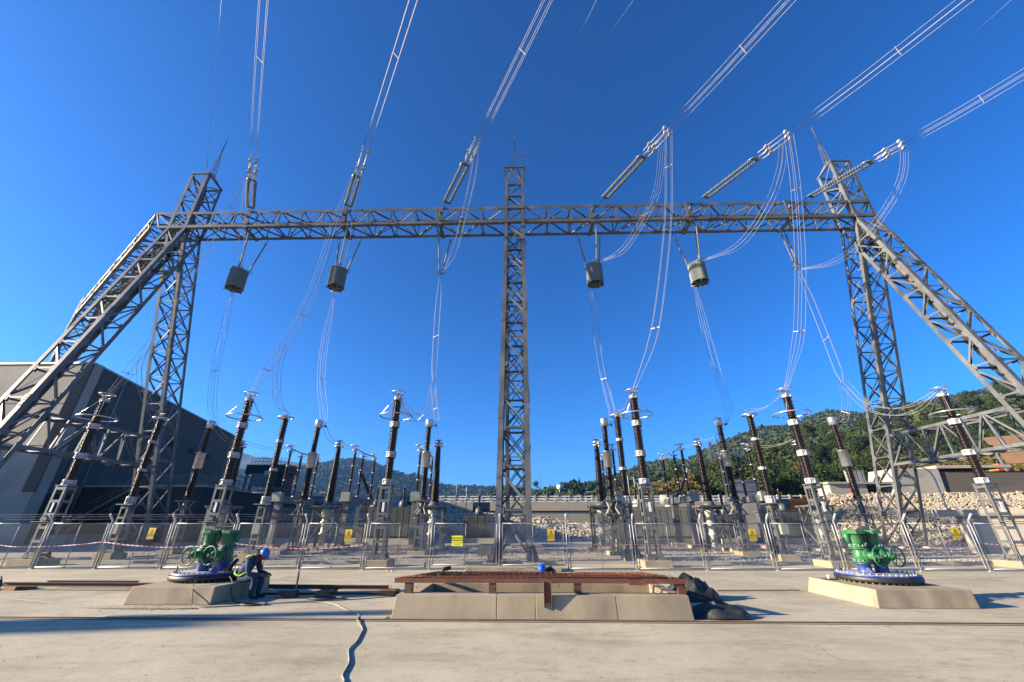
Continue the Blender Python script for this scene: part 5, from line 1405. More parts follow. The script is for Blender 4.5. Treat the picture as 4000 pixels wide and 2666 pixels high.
def channel(p0, p1, w, h, nm, m='rust'):
    p0, p1 = V(p0), V(p1); d = (p1 - p0).normalized(); x = d.cross(V((0, 0, 1))).normalized()
    mb = MB().bar(p0, p1, w * 0.14, h)
    for s in (-1, 1):
        mb.bar(p0 + V((0, 0, s * (h / 2 - 0.006))) + x * w * 0.5, p1 + V((0, 0, s * (h / 2 - 0.006))) + x * w * 0.5, w * 0.86, 0.012)
    mb.build(nm, MT[m], ff, True)
FZ = 0.645
channel((-2.78, 9.92, FZ), (2.25, 9.89, FZ), -0.07, 0.085, 'front_beam'); channel((2.25, 9.89, FZ - 0.02), (2.62, 9.885, FZ - 0.02), -0.08, 0.10, 'splice_plate'); channel((2.62, 9.885, FZ), (3.46, 9.88, FZ), -0.07, 0.085, 'front_beam')
channel((-2.05, 11.12, FZ), (2.9, 11.02, FZ), 0.07, 0.085, 'back_beam')
channel((-2.8, 10.0, FZ), (-2.08, 11.1, FZ), 0.07, 0.08, 'side_beam', 'rustdk'); channel((3.42, 9.9, FZ), (2.92, 11.0, FZ), -0.07, 0.08, 'side_beam')
channel((-2.5, 10.5, FZ), (3.2, 10.4, FZ), 0.06, 0.07, 'middle_beam', 'rustdk')
for x, y, w_ in ((-2.47, 9.99, 0.17), (-0.66, 9.98, 0.15), (1.16, 9.97, 0.15), (3.34, 9.96, 0.17), (-2.45, 11.68, 0.12), (2.9, 11.66, 0.12)):
    mb = MB().b2((x - w_ / 2, y - 0.06, BH), (x + w_ / 2, y - 0.05, FZ - 0.04)).b2((x - w_ / 2, y - 0.05, BH), (x - w_ / 2 + 0.012, y + 0.06, FZ - 0.04)).b2((x + w_ / 2 - 0.012, y - 0.05, BH), (x + w_ / 2, y + 0.06, FZ - 0.04))
    mb.build('leg', MT['rust' if x > 1 else 'rustdk'], ff, True)
channel((-2.6, 11.68, FZ - 0.06), (-2.08, 11.1, FZ - 0.05), 0.05, 0.06, 'tie'); channel((2.95, 11.66, FZ - 0.06), (2.9, 11.02, FZ - 0.05), 0.05, 0.06, 'tie')
mb = MB().b2((0.42, 9.70, 0.2), (0.58, 9.712, FZ + 0.02)).b2((0.42, 9.64, 0.2), (0.432, 9.70, FZ + 0.02)).b2((0.568, 9.64, 0.2), (0.58, 9.70, FZ + 0.02))
mb.build('hanging_post', MT['rust'], ff, True)
MB().b2((0.44, 9.72, FZ - 0.02), (0.56, 9.87, FZ + 0.02)).build('bracket', MT['rustdk'], ff, True)
rg = random.Random(21); mb = MB()
def fx(s, y): 
    a = (y - 9.9) / 1.2
    return (-2.75 + 0.68 * a) * (1 - s) + (3.42 - 0.52 * a) * s
for k in range(8):
    y = 9.93 + 0.16 * k
    mb.tube([(fx(s / 8, y), y + rg.uniform(-0.01, 0.01), FZ + 0.055 + rg.uniform(-0.008, 0.012)) for s in range(9)], 0.006, 4)
for k in range(44):
    s = (k + 0.3) / 44
    mb.tube([(fx(s, 9.9), 9.9, FZ + 0.064), (fx(s, 10.5) + rg.uniform(-0.01, 0.01), 10.5, FZ + 0.066 + rg.uniform(-0.008, 0.012)), (fx(s, 11.1), 11.12, FZ + 0.064)], 0.006, 4)
tag(mb.build('wire_grid', MT['rust'], ff, True), kind='stuff')
for k, x in enumerate((-2.82, -2.25, -0.95, 0.75, 1.4, 2.05, 2.68, 3.15)):
    q = MB().tube([(x, 9.86, FZ - 0.03), (x + 0.01, 9.84, FZ - 0.1), (x - (0.03 if k < 2 else 0.005), 9.84, FZ - 0.125), (x - (0.06 if k < 2 else 0.0), 9.85, FZ - 0.11)], 0.007, 5)
    q.build('hook', MT['rustdk'], ff, True)
tag(MB().lathe([(0.03, 0), (0.045, 0.02), (0.045, 0.2), (0.03, 0.22)], 10, (-1.95, 10.98, FZ + 0.115), (0.8, 0.5, 0.1)).build('pipe_offcut', MT['dark']), 'short dark pipe offcut lying on the frame corner', 'pipe')
tag(MB().tube(catmull([(-0.2, 11.0, FZ + 0.09), (0.0, 11.05, FZ + 0.13), (0.15, 11.0, FZ + 0.17), (0.35, 11.05, FZ + 0.12), (0.5, 11.0, FZ + 0.09)], 5), 0.006, 4).build('wire_scrap', MT['rustdk']), 'bent scrap of rusty wire lying on the mesh', 'wire')

# ---------------------------------------------------------------- tarpaulins
def tarp(name, cx, cy, rx, ry, h, seed, m, label):
    rng = random.Random(seed); n = 72; vs = []; fs = []
    off = rng.uniform(0, 50)
    F = [(rng.uniform(0, 6.28), rng.uniform(3, 9), rng.uniform(0, 6.28), rng.uniform(0.5, 1)) for _ in range(5)]
    for j in range(n + 1):
        for i in range(n + 1):
            u, v = i / n * 2 - 1, j / n * 2 - 1
            k = max(abs(u), abs(v)) / max(1e-6, sqrt(u * u + v * v)); uu, vv = u * (0.35 + 0.65 * k), v * (0.35 + 0.65 * k)
            r = sqrt(uu * uu + vv * vv)
            wu = u + 0.35 * mnoise.noise(V((u * 1.1 + off, v * 1.1, 1))); wv = v + 0.35 * mnoise.noise(V((u * 1.1, v * 1.1 + off, 4)))
            fold = sum(a * (1 - abs(sin((wu * cos(t0) + wv * sin(t0)) * fq * 0.55 + p0)) ** 0.8) for t0, fq, p0, a in F) / 2.4
            ed = 1 + 0.25 * mnoise.noise(V((u * 1.2 + off, v * 1.2, 1)))
            dome = max(0, 1 - r ** 2.0)
            lump = 0.75 + 0.5 * mnoise.noise(V((u * 1.5 + off, v * 1.5, 7)))
            z = h * dome ** 0.75 * (0.45 * lump + 0.55 * fold) + 0.03 * fold
            vs.append((cx + uu * rx * ed + 0.05 * fold * u, cy + vv * ry * ed, max(0.012, z)))
    for j in range(n):
        for i in range(n):
            a = j * (n + 1) + i; fs.append((a, a + 1, a + n + 2, a + n + 1))
    o = MB().add(vs, fs, True).build(name, m)
    md = o.modifiers.new('thickness', 'SOLIDIFY'); md.thickness = 0.006; md.offset = 1
    return tag(o, label, 'tarpaulin')
tarp('tarpaulin', 4.3, 12.25, 0.75, 0.55, 0.66, 4, MT['tarp'], 'crumpled black tarpaulin heaped behind the basin corner')
tarp('tarpaulin', 4.05, 10.02, 0.58, 0.36, 0.42, 8, MT['tarp2'], 'bundled olive black tarpaulin with eyelets near the basin corner')
for x, y, z in ((4.28, 10.0, 0.24), (4.45, 9.92, 0.16)):
    pass

# ---------------------------------------------------------------- rails, timbers, cables, signs on the apron
def ibeam(p0, p1, h, w, name, label, group):
    p0, p1 = V(p0), V(p1)
    mb = MB().bar(p0, p1, w * 0.18, h).bar(p0 + V((0, 0, h / 2)), p1 + V((0, 0, h / 2)), w, h * 0.14).bar(p0 - V((0, 0, h / 2)), p1 - V((0, 0, h / 2)), w, h * 0.14)
    return tag(mb.build(name, MT['rustdk']), label, 'steel beam', group)
G_ = 'rusty steel sections on the apron'
ibeam((-15.3, 13.25, 0.15), (-9.9, 13.2, 0.15), 0.09, 0.1, 'steel_beam', 'rusty steel beam on timbers beside the seated worker block, front one', G_)
ibeam((-14.4, 13.65, 0.15), (-11.6, 13.66, 0.15), 0.09, 0.1, 'steel_beam', 'shorter rusty steel beam lying behind the front one', G_)
ibeam((-7.2, 12.95, 0.15), (-3.75, 12.85, 0.15), 0.09, 0.1, 'steel_beam', 'rusty steel beam between seated worker and basin', G_)
ibeam((-7.1, 12.55, 0.03), (-3.4, 12.75, 0.03), 0.04, 0.06, 'steel_beam', 'thin rusty bar on the ground near the basin', G_)
for x, y, lb in ((-14.9, 13.4, 'timber block under the beams, far from the block'), (-11.25, 13.4, 'timber block under the beams, close to the concrete block'), (-5.45, 12.75, 'timber wedge under the beam near the basin'), (-3.7, 12.8, 'timber packer by the basin corner')):
    tag(MB().prism([(x - 0.2, y - 0.28), (x + 0.2, y - 0.3), (x + 0.22, y + 0.3), (x - 0.18, y + 0.32)], 0, 0.1, [(x - 0.19, y - 0.27), (x + 0.19, y - 0.28), (x + 0.2, y + 0.3), (x - 0.18, y + 0.31)]).build('timber_block', MT['timber'], bevel=0.008), lb, 'timber', 'timber packers under the beams')
def strip(name, pts, w, z, m):
    mb = MB()
    for a, b in zip(pts, pts[1:]):
        mb.bar((a[0], a[1], z), (b[0], b[1], z), w, 0.03)
    return tag(mb.build(name, m), kind='structure')
strip('embedded_rail', [(-22, 9.62), (22, 9.42)], 0.05, 0.004, MT['rustdk'])
strip('slab_joint', [(-22, 9.50), (22, 9.30)], 0.03, -0.008, MT['bdark'])
strip('raised_kerb', [(-8.6, 9.72), (-2.8, 9.68)], 0.26, 0.012, MT['conc'])
strip('embedded_rail_far', [(5.6, 13.6), (8.0, 13.72)], 0.05, 0.008, MT['rustdk'])
strip('slab_joint_far', [(3.8, 13.4), (8.0, 13.45)], 0.02, -0.01, MT['bdark'])
tag(MB().tube(catmull([(-6.4, 11.2, 0.012), (-4.9, 11.4, 0.014), (-3.96, 10.51, 0.014), (-3.45, 9.9, 0.02), (-3.29, 9.39, 0.03), (-2.95, 8.75, 0.014), (-2.85, 8.4, 0.014), (-2.72, 7.85, 0.014), (-2.66, 7.4, 0.014), (-2.42, 6.8, 0.014), (-2.3, 6.3, 0.014), (-2.14, 5.9, 0.014), (-1.95, 4.6, 0.014), (-2.1, 2.5, 0.014)], 8), 0.0125, 8).build('hose', MT['hose']), 'pale grey hose snaking towards the viewer across the apron', 'hose')
def coil(cx, cy, rx, ry, n, label, seed):
    r = random.Random(seed); pts = []
    for k in range(n * 14):
        a = 2 * pi * k / 14; f = 1 + 0.12 * sin(k * 0.37) + r.uniform(-0.03, 0.03)
        pts.append((cx + rx * f * cos(a), cy + ry * f * sin(a), 0.012 + 0.006 * (k // 14)))
    tag(MB().tube(pts, 0.009, 5).build('cable_coil', MT['black']), label, 'cable', 'coils of black cable')
coil(-5.1, 11.95, 0.42, 0.2, 5, 'coil of black cable between sign stand and basin', 1)
coil(-6.45, 11.06, 0.3, 0.14, 5, 'coil of black cable at the foot of the block', 2)
tag(MB().tube(catmull([(-7.3, 10.7, 0.01), (-5.6, 11.5, 0.01), (-4.6, 11.75, 0.01), (-3.3, 12.4, 0.01), (-2.8, 12.45, 0.01)], 6), 0.009, 5).build('ground_cable', MT['black']), 'black cable trailing along the ground to the basin', 'cable')
tag(MB().tube(catmull([(-14, 12.0, 0.01), (-11.5, 11.2, 0.01), (-9.9, 10.6, 0.01), (-8.2, 10.5, 0.01), (-7.4, 10.6, 0.01)], 6), 0.008, 5).build('ground_cable', MT['black']), 'thin black cable lying before the left concrete block', 'cable')
t = empty('sign_stand', (-6.05, 12.15, 0), label='small paper sign on a wooden stake with a block base', cat='sign')
MB().b2((-0.38, -0.1, 0), (0.1, 0.1, 0.16)).build('base', MT['dark'], t, bevel=0.01)
MB().b2((0.03, -0.02, 0.16), (0.06, 0.02, 0.9)).build('stake', MT['timber'], t)
MB().box((0.07, -0.03, 0.72), (0.012, 0.2, 0.3), 0.5).build('board', MT['white'], t)
tag(MB().lathe([(0.045, 0), (0.055, 0.005), (0.05, 0.02), (0.05, 0.26), (0.055, 0.27), (0.04, 0.275)], 12, (-4.23, 19.5, 0)).build('pipe_stub', MT['teal']), 'short teal pipe stub standing behind the fence', 'pipe')
tag(MB().b2((-1.9, 20.6, 0.0), (-1.86, 20.64, 0.9)).b2((-1.62, 20.6, 0.0), (-1.58, 20.64, 0.9)).b2((-2.05, 20.5, 0.45), (-1.45, 20.66, 0.85)).build('junction_box', MT['steel_lt']), 'small grey junction box on legs beside the middle mast foot', 'box')
t = empty('bag', (-15.7, 13.3, 0), label='dark bag dropped on the apron at the beam end', cat='bag')
MB().lathe([(0.05, 0.0), (0.22, 0.03), (0.25, 0.1), (0.18, 0.22), (0.06, 0.3)], 12).build('sack', MT['tarp'], t)
MB().tube([(0.1, 0, 0.24), (0.2, 0, 0.34), (0.28, 0, 0.2)], 0.02, 6).build('strap', MT['tarp'], t)
tag(MB().prism([(-5.6, 18.6), (-5.35, 18.55), (-5.3, 18.68), (-5.55, 18.75)], 0.0, 0.03).build('paper_scrap', MT['tape']), 'scrap of red and white tape on the ground by the fence', 'litter')
# low concrete wall beyond the fence on the right
t = empty('low_wall', (34, 30, 0), label='low concrete wall with beam top striped by tower shadows', cat='wall')
MB().prism([(29.9, 30.4), (48, 22.4), (48.2, 22.9), (30.1, 31.0)], 0, 2.25).build('panel', MT['conc'], t, True)
MB().prism([(28.6, 30.6), (48, 22.1), (48.4, 23.0), (29.0, 31.5)], 2.25, 2.65).build('beam', MT['conc'], t, True, bevel=0.03)

# ---------------------------------------------------------------- people
def skin_body(pts, edges, rad, region, mats, sub=2, root=0):
    me = bpy.data.meshes.new('body'); me.from_pydata([tuple(p) for p in pts], edges, [])
    o = bpy.data.objects.new('body', me); COL.objects.link(o)
    o.modifiers.new('skin', 'SKIN').use_smooth_shade = True
    for i, v in enumerate(me.skin_vertices[0].data):
        r = rad[i]; v.radius = (r, r) if not isinstance(r, tuple) else r; v.use_root = (i == root)
    s = o.modifiers.new('sub', 'SUBSURF'); s.levels = sub; s.render_levels = sub
    dg = bpy.context.evaluated_depsgraph_get()
    m2 = bpy.data.meshes.new_from_object(o.evaluated_get(dg))
    bpy.data.objects.remove(o)
    m2.materials.clear()
    for m in mats: m2.materials.append(m)
    segs = [(V(pts[a]), V(pts[b]), region[b]) for a, b in edges]
    for p in m2.polygons:
        c = p.center; best = None
        for a, b, rg_ in segs:
            ab = b - a; t_ = max(0, min(1, (c - a).dot(ab) / max(1e-9, ab.length_squared)))
            d_ = (c - (a + ab * t_)).length
            if best is None or d_ < best[0]: best = (d_, rg_)
        p.material_index = best[1]; p.use_smooth = True
    return m2
class Fig:
    def __init__(s): s.p = []; s.e = []; s.r = []; s.g = []
    def add(s, p, r, g, par=None):
        s.p.append(V(p)); s.r.append(r); s.g.append(g); i = len(s.p) - 1
        if par is not None: s.e.append((par, i))
        return i
    def chain(s, par, items, g):
        for p, r in items: par = s.add(p, r, g, par)
        return par
def fingers(f, wrist, dirv, g, spread, curl, par):
    d = V(dirv).normalized(); sp = V(spread).normalized(); cu = V(curl).normalized()
    palm = f.add(wrist + d * 0.05, 0.03, g, par)
    for k, (o_, L_) in enumerate(((-0.028, 0.06), (-0.01, 0.07), (0.01, 0.068), (0.028, 0.055))):
        f.chain(palm, [(wrist + d * 0.085 + sp * o_, 0.011), (wrist + d * (0.085 + L_ * 0.5) + sp * o_ * 1.1 + cu * 0.012, 0.010), (wrist + d * (0.085 + L_ * 0.85) + sp * o_ * 1.1 + cu * 0.04, 0.008)], g)
    f.chain(palm, [(wrist + d * 0.06 - sp * 0.045 + cu * 0.01, 0.012), (wrist + d * 0.10 - sp * 0.055 + cu * 0.035, 0.009)], g)
def head_parts(t, c, fwd, up, helm, brim=True, scarf=False, skin=None):
    c = V(c); f = V(fwd).normalized(); u = V(up).normalized(); u = (u - f * u.dot(f)).normalized(); s = f.cross(u)
    def W(a, b, z): return c + f * a + s * b + u * z
    vs = []; n = 14; rows = 10
    for j in range(rows + 1):
        th = pi * j / rows
        for k in range(n):
            ph_ = 2 * pi * k / n
            x = sin(th) * cos(ph_); y = sin(th) * sin(ph_); z = cos(th)
            a = 0.098 * x * (1 + 0.08 * (z < -0.2)); b = 0.076 * y * (1 - 0.18 * max(0, -z)); h = 0.118 * z
            if x > 0.9 and -0.35 < z < 0.15: a += 0.022
            if x > 0.8 and -0.75 < z < -0.5: a += 0.006
            vs.append(W(a, b, h))
    mb = MB().add(vs, [(j * n + k, j * n + (k + 1) % n, (j + 1) * n + (k + 1) % n, (j + 1) * n + k) for j in range(rows) for k in range(n)], True)
    for e in (-1, 1):
        mb.lathe([(0.004, -0.012), (0.022, -0.006), (0.024, 0.004), (0.004, 0.01)], 8, W(-0.01, 0.078 * e, -0.01), s * e)
    mb.build('head', MT['skin'], t, True)
    ey = MB()
    for e in (-1, 1): ey.box(W(0.092, 0.032 * e, 0.01), (0.016, 0.016, 0.01))
    ey.box(W(0.097, 0, -0.06), (0.012, 0.04, 0.006))
    tag(ey.build('features', MT['dark'], t, True), kind='stuff')
    mb = MB(); vs = []; n = 20
    prof = [(1.0, 0.0), (1.0, 0.25), (0.93, 0.55), (0.75, 0.8), (0.45, 0.96), (0.0, 1.02)]
    for r_, z_ in prof:
        for k in range(n):
            a = 2 * pi * k / n; vs.append(W(0.135 * r_ * cos(a) - 0.005, 0.11 * r_ * sin(a), 0.035 + 0.125 * z_))
    mb.add(vs, [(j * n + k, j * n + (k + 1) % n, (j + 1) * n + (k + 1) % n, (j + 1) * n + k) for j in range(len(prof) - 1) for k in range(n)], True)
    vs = []
    for k in range(n):
        a = 2 * pi * k / n; ext = 0.05 * max(0, cos(a)) + 0.012
        for zz in (0.03, 0.042): vs.append(W((0.135 + ext) * cos(a) - 0.005, (0.11 + ext * 0.4) * sin(a), zz - 0.012 * max(0, cos(a))))
        for zz in (0.042, 0.03): vs.append(W(0.125 * cos(a) - 0.005, 0.10 * sin(a), zz))
    mb.add(vs, [(k * 4 + i, ((k + 1) % n) * 4 + i, ((k + 1) % n) * 4 + (i + 1) % 4, k * 4 + (i + 1) % 4) for k in range(n) for i in range(4)], True)
    mb.build('helmet', helm, t, True)

# seated worker
P = empty('person', (-7.3, 12.0, 0), label='seated worker in blue workwear, blue helmet and lime harness on block edge', cat='person')
f = Fig(); bx, by = -7.45, 12.0
pel = f.add((bx, by, 0.50), (0.185, 0.155), 0)
ab = f.add((bx + 0.06, by, 0.66), (0.18, 0.15), 0, pel)
chst = f.add((bx + 0.15, by, 0.81), (0.20, 0.155), 0, ab)
upc = f.add((bx + 0.24, by, 0.92), (0.155, 0.115), 0, chst)
nk = f.add((bx + 0.33, by - 0.01, 0.99), 0.06, 0, upc)
f.add((bx + 0.40, by - 0.01, 1.0), 0.052, 2, nk)
for s in (-1, 1):
    sh = f.add((bx + 0.21, by + 0.195 * s, 0.88), 0.09, 0, upc)
    el = f.chain(sh, [((bx + 0.26, by + 0.25 * s, 0.73), 0.078), ((bx + 0.33, by + 0.255 * s, 0.57), 0.066)], 0)
    wr = f.chain(el, [((bx + 0.47, by + 0.2 * s, 0.56), 0.056), ((bx + 0.58, by + 0.13 * s, 0.545), 0.044)], 0)
    fingers(f, V((bx + 0.60, by + 0.12 * s, 0.545)), (0.95, -0.2 * s, -0.1), 2, (0, 1, 0.2), (0, -0.3 * s, -1), wr)
    hp = f.add((bx + 0.06, by + 0.10 * s, 0.46), 0.10, 1, pel)
    kn = f.chain(hp, [((bx + 0.26, by + 0.14 * s, 0.48), 0.108), ((bx + 0.46, by + 0.16 * s, 0.485), 0.09)], 1)
    an = f.chain(kn, [((bx + 0.47, by + 0.15 * s, 0.34), 0.084), ((bx + 0.44, by + 0.15 * s, 0.12), 0.066)], 1)
    f.chain(an, [((bx + 0.46, by + 0.15 * s, 0.06), 0.05), ((bx + 0.58, by + 0.16 * s, 0.045), 0.042), ((bx + 0.66, by + 0.165 * s, 0.035), 0.032)], 3)
link('body', skin_body(f.p, f.e, f.r, f.g, [MT['denim'], MT['jeans'], MT['skin'], MT['black']]), P, True)
head_parts(P, (bx + 0.47, by - 0.02, 1.0), (0.80, -0.10, -0.58), (0.58, 0, 0.80), MT['helmet'])
MB().tube(catmull([(bx + 0.28, by - 0.09, 0.98), (bx + 0.40, by - 0.09, 1.0), (bx + 0.43, by + 0.0, 0.93), (bx + 0.40, by + 0.09, 1.0), (bx + 0.28, by + 0.09, 0.99)], 5), 0.034, 8).build('scarf', MT['blackcloth'], P, True)
for s in (-1, 1):
    MB().tube(catmull([(bx - 0.10, by - 0.02 * s, 0.55), (bx - 0.02, by + 0.08 * s, 0.75), (bx + 0.10, by + 0.13 * s, 0.93), (bx + 0.24, by + 0.14 * s, 0.99), (bx + 0.33, by + 0.13 * s, 0.90), (bx + 0.30, by + 0.13 * s, 0.78)], 5), 0.02, 6).build('harness_strap', MT['blackcloth'], P, True)
    MB().tube(catmull([(bx + 0.08, by + 0.14 * s, 0.94), (bx + 0.17, by + 0.15 * s, 0.985), (bx + 0.26, by + 0.145 * s, 0.985)], 4), 0.024, 6).build('reflective_strap', MT['hivis'], P, True)
MB().tube(catmull([(bx - 0.15, by - 0.06, 0.66), (bx - 0.09, by - 0.17, 0.575), (bx + 0.06, by - 0.2, 0.53), (bx + 0.16, by - 0.195, 0.58), (bx + 0.25, by - 0.16, 0.65)], 5), 0.024, 6).build('reflective_belt', MT['hivis'], P, True)

# worker bending down behind the frame, only helmet and shoulders above it
P = empty('person', (0.6, 13.2, 0), label='worker in black bending down behind the rusty frame, bright blue helmet', cat='person')
f = Fig(); bx, by = 0.85, 13.35
pel = f.add((bx + 0.1, by + 0.25, 0.33), (0.15, 0.13), 1)
ab = f.add((bx + 0.02, by + 0.12, 0.44), (0.15, 0.12), 0, pel)
chst = f.add((bx - 0.10, by - 0.02, 0.52), (0.165, 0.12), 0, ab)
upc = f.add((bx - 0.18, by - 0.10, 0.55), (0.12, 0.09), 0, chst)
f.add((bx - 0.25, by - 0.18, 0.54), 0.055, 2, upc)
for s in (-1, 1):
    sd = V((0.7, -0.7, 0)) * s
    sh = f.add(V((bx - 0.16, by - 0.08, 0.53)) + sd * 0.17, 0.07, 0, upc)
    wr = f.chain(sh, [(V((bx - 0.26, by - 0.2, 0.36)) + sd * 0.2, 0.055), (V((bx - 0.36, by - 0.32, 0.2)) + sd * 0.14, 0.045), (V((bx - 0.4, by - 0.38, 0.1)) + sd * 0.1, 0.034)], 0)
    fingers(f, V((bx - 0.41, by - 0.4, 0.09)) + sd * 0.1, (-0.5, -0.6, -0.35), 2, sd, (0, 0, -1), wr)
    hp = f.add(V((bx + 0.1, by + 0.22, 0.28)) + sd * 0.09, 0.10, 1, pel)
    an = f.chain(hp, [(V((bx - 0.08, by + 0.02, 0.22)) + sd * 0.16, 0.085), (V((bx - 0.16, by - 0.06, 0.12)) + sd * 0.16, 0.07), (V((bx + 0.1, by + 0.2, 0.08)) + sd * 0.14, 0.055), (V((bx + 0.26, by + 0.36, 0.06)) + sd * 0.14, 0.045)], 1)
    f.chain(an, [(V((bx + 0.33, by + 0.42, 0.05)) + sd * 0.14, 0.045), (V((bx + 0.36, by + 0.45, 0.035)) + sd * 0.14, 0.03)], 3)
link('body', skin_body(f.p, f.e, f.r, f.g, [MT['blackcloth'], MT['jeans'], MT['skin'], MT['black']]), P, True)
head_parts(P, (0.53, 13.08, 0.56), (-0.25, -0.72, -0.62), (0.0, -0.6, 0.78), MT['helmet2'])
MB().tube(catmull([(0.72, 13.14, 0.61), (0.74, 13.22, 0.645), (0.80, 13.34, 0.63), (0.86, 13.45, 0.57)], 4), 0.022, 6).build('reflective_strap', MT['hivis'], P, True)

# standing workers in the powerhouse shade
def standing(x, y, z, rz, shirt, helm, label, lean=0.0):
    P = empty('person', (x, y, z), rz, label=label, cat='person', group='workers in the powerhouse shade')
    f = Fig()
    pel = f.add((0, 0, 0.95), (0.16, 0.12), 1)
    ch = f.chain(pel, [((lean * 0.3, 0, 1.15), (0.15, 0.11)), ((lean, 0, 1.36), (0.17, 0.11))], 0)
    nk = f.chain(ch, [((lean * 1.2, 0, 1.47), 0.06)], 0)
    f.add((lean * 1.3, 0, 1.53), 0.05, 2, nk)
    for s in (-1, 1):
        sh = f.add((lean, 0.19 * s, 1.40), 0.065, 0, ch)
        wr = f.chain(sh, [((lean + 0.02, 0.25 * s, 1.14), 0.05), ((lean + 0.18, 0.22 * s, 0.98), 0.04)], 0)
        fingers(f, V((lean + 0.2, 0.21 * s, 0.96)), (0.8, 0, -0.5), 2, (0, 1, 0), (0, 0, -1), wr)
        kn = f.chain(pel, [((0, 0.1 * s, 0.88), 0.1), ((0.02, 0.11 * s, 0.5), 0.075), ((0, 0.11 * s, 0.1), 0.05)], 1)
        f.chain(kn, [((0.02, 0.11 * s, 0.055), 0.05), ((0.14, 0.115 * s, 0.045), 0.04)], 3)
    me = skin_body(f.p, f.e, f.r, f.g, [shirt, MT['jeans'], MT['skin'], MT['black']], 1)
    link('body', me, P)
    # helper builds in local space
    Q = P.location.copy(); P.location = (0, 0, 0)
    head_parts(P, (lean * 1.3 + 0.02, 0, 1.64), (1, 0, -0.2), (0, 0, 1), helm)
    P.location = Q
    for s in (-1, 1):
        MB().tube(catmull([(-0.125 + lean * 0.3, 0.05 * s, 1.05), (-0.10 + lean, 0.09 * s, 1.38), (lean + 0.02, 0.1 * s, 1.475), (lean + 0.125, 0.08 * s, 1.3), (0.13, 0.07 * s, 1.02)], 4), 0.02, 5).build('reflective_strap', MT['hivis'], P)
standing(-44.0, 45.25, 1.95, -2.2, MT['denim'], MT['helmet2'], 'worker with blue helmet climbing the steel stair')
standing(-46.9, 43.6, 0.78, -1.4, MT['denim'], MT['helmet2'], 'worker with blue helmet on the low platform, near the stair foot')
standing(-46.1, 43.2, 0.78, -0.4, MT['orange'], MT['white'], 'worker in orange vest and white helmet on the low platform')
standing(-45.4, 43.9, 0.78, 2.9, MT['denim'], MT['helmet2'], 'worker with blue helmet facing the orange vest')

# ---------------------------------------------------------------- structures on the right bank
t = empty('intake_block', (55, 56, 5.1), label='pale concrete block with slanted grey wall on top of the stone bank', cat='structure')
MB().prism([(47.6, 55.6), (53.9, 55.4), (53.9, 60), (47.6, 60)], 5.1, 8.4, [(48.8, 55.9), (54.6, 55.9), (54.6, 60), (48.8, 60)]).build('lit_wall', MT['conc'], t, True)
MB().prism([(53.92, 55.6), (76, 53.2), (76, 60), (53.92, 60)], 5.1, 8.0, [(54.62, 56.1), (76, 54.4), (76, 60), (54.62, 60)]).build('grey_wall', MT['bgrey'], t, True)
MB().prism([(54.3, 55.7), (63, 54.9), (63, 60.2), (54.3, 60.2)], 8.4, 8.75).build('roof_slab', MT['conc'], t, True)
MB().b2((49.6, 55.55, 7.4), (49.9, 55.8, 7.7)).build('opening', MT['dark'], t, True)
MB().tube([(53.5, 55.1, 5.3), (76, 52.6, 5.3)], 0.14, 8).build('pipe', MT['steel'], t, True)
t = empty('gate_house', (42, 54.5, 5.1), label='small flat roofed concrete house at the end of the road parapet', cat='building')
MB().b2((39.9, 55.9, 5.0), (44.6, 60, 6.5)).build('walls', MT['conc'], t, True)
MB().b2((39.6, 55.6, 6.5), (48.0, 60.3, 6.75)).build('roof', MT['conc'], t, True)
MB().b2((44.8, 58, 5.0), (47.6, 60, 6.5)).build('recess', MT['dark'], t, True)
for x in (42.4, 43.0):
    MB().b2((x, 55.84, 5.1), (x + 0.08, 55.93, 6.48)).build('red_pipe', MT['red'], t, True)
for x, lb in ((44.2, 'grey metal cabinet on the gate house roof, larger one'), (45.35, 'grey metal cabinet on the gate house roof, smaller one')):
    t = empty('cabinet', (x, 57.5, 6.75), label=lb, cat='cabinet', group='cabinets on the gate house')
    MB().b2((0, 0, 0.0), (1.0 if x < 45 else 0.8, 0.9, 1.6)).build('case', MT['tank'], t, bevel=0.03)
    MB().b2((-0.04, -0.04, 1.6), (1.04 if x < 45 else 0.84, 0.94, 1.66)).build('lid', MT['tank'], t)
    MB().b2((0.48, -0.012, 0.1), (0.5, 0.0, 1.5)).build('seam', MT['dark'], t)
t = empty('orange_machine', (65.6, 58, 8.2), label='orange site machine with a grey post above the slanted wall', cat='machine')
MB().b2((-1.0, 0, 0.15), (1.2, 1.2, 0.85)).build('body', MT['orange'], t, bevel=0.08)
MB().b2((-0.6, 0.1, 0.85), (0.2, 1.1, 1.05)).build('hood', MT['orange'], t, bevel=0.05)
MB().b2((-0.9, -0.02, -0.1), (1.1, 1.1, 0.15)).build('skid', MT['dark'], t)
MB().bar((-0.2, -0.3, 0), (-0.7, -0.3, 3.2), 0.3, 0.15).build('post', MT['steel'], t)
t = empty('water_tank', (26.4, 300, 24.0), label='white round water tank among trees on the centre hill', cat='tank')
MB().lathe([(1.4, 0), (2.0, 1.2), (2.1, 2.8), (1.9, 3.0), (0.1, 3.2)], 20).build('shell', MT['white'], t)
MB().cyl((0, 0, -4), (0, 0, 0.2), 0.5, 8).build('leg', MT['white'], t)
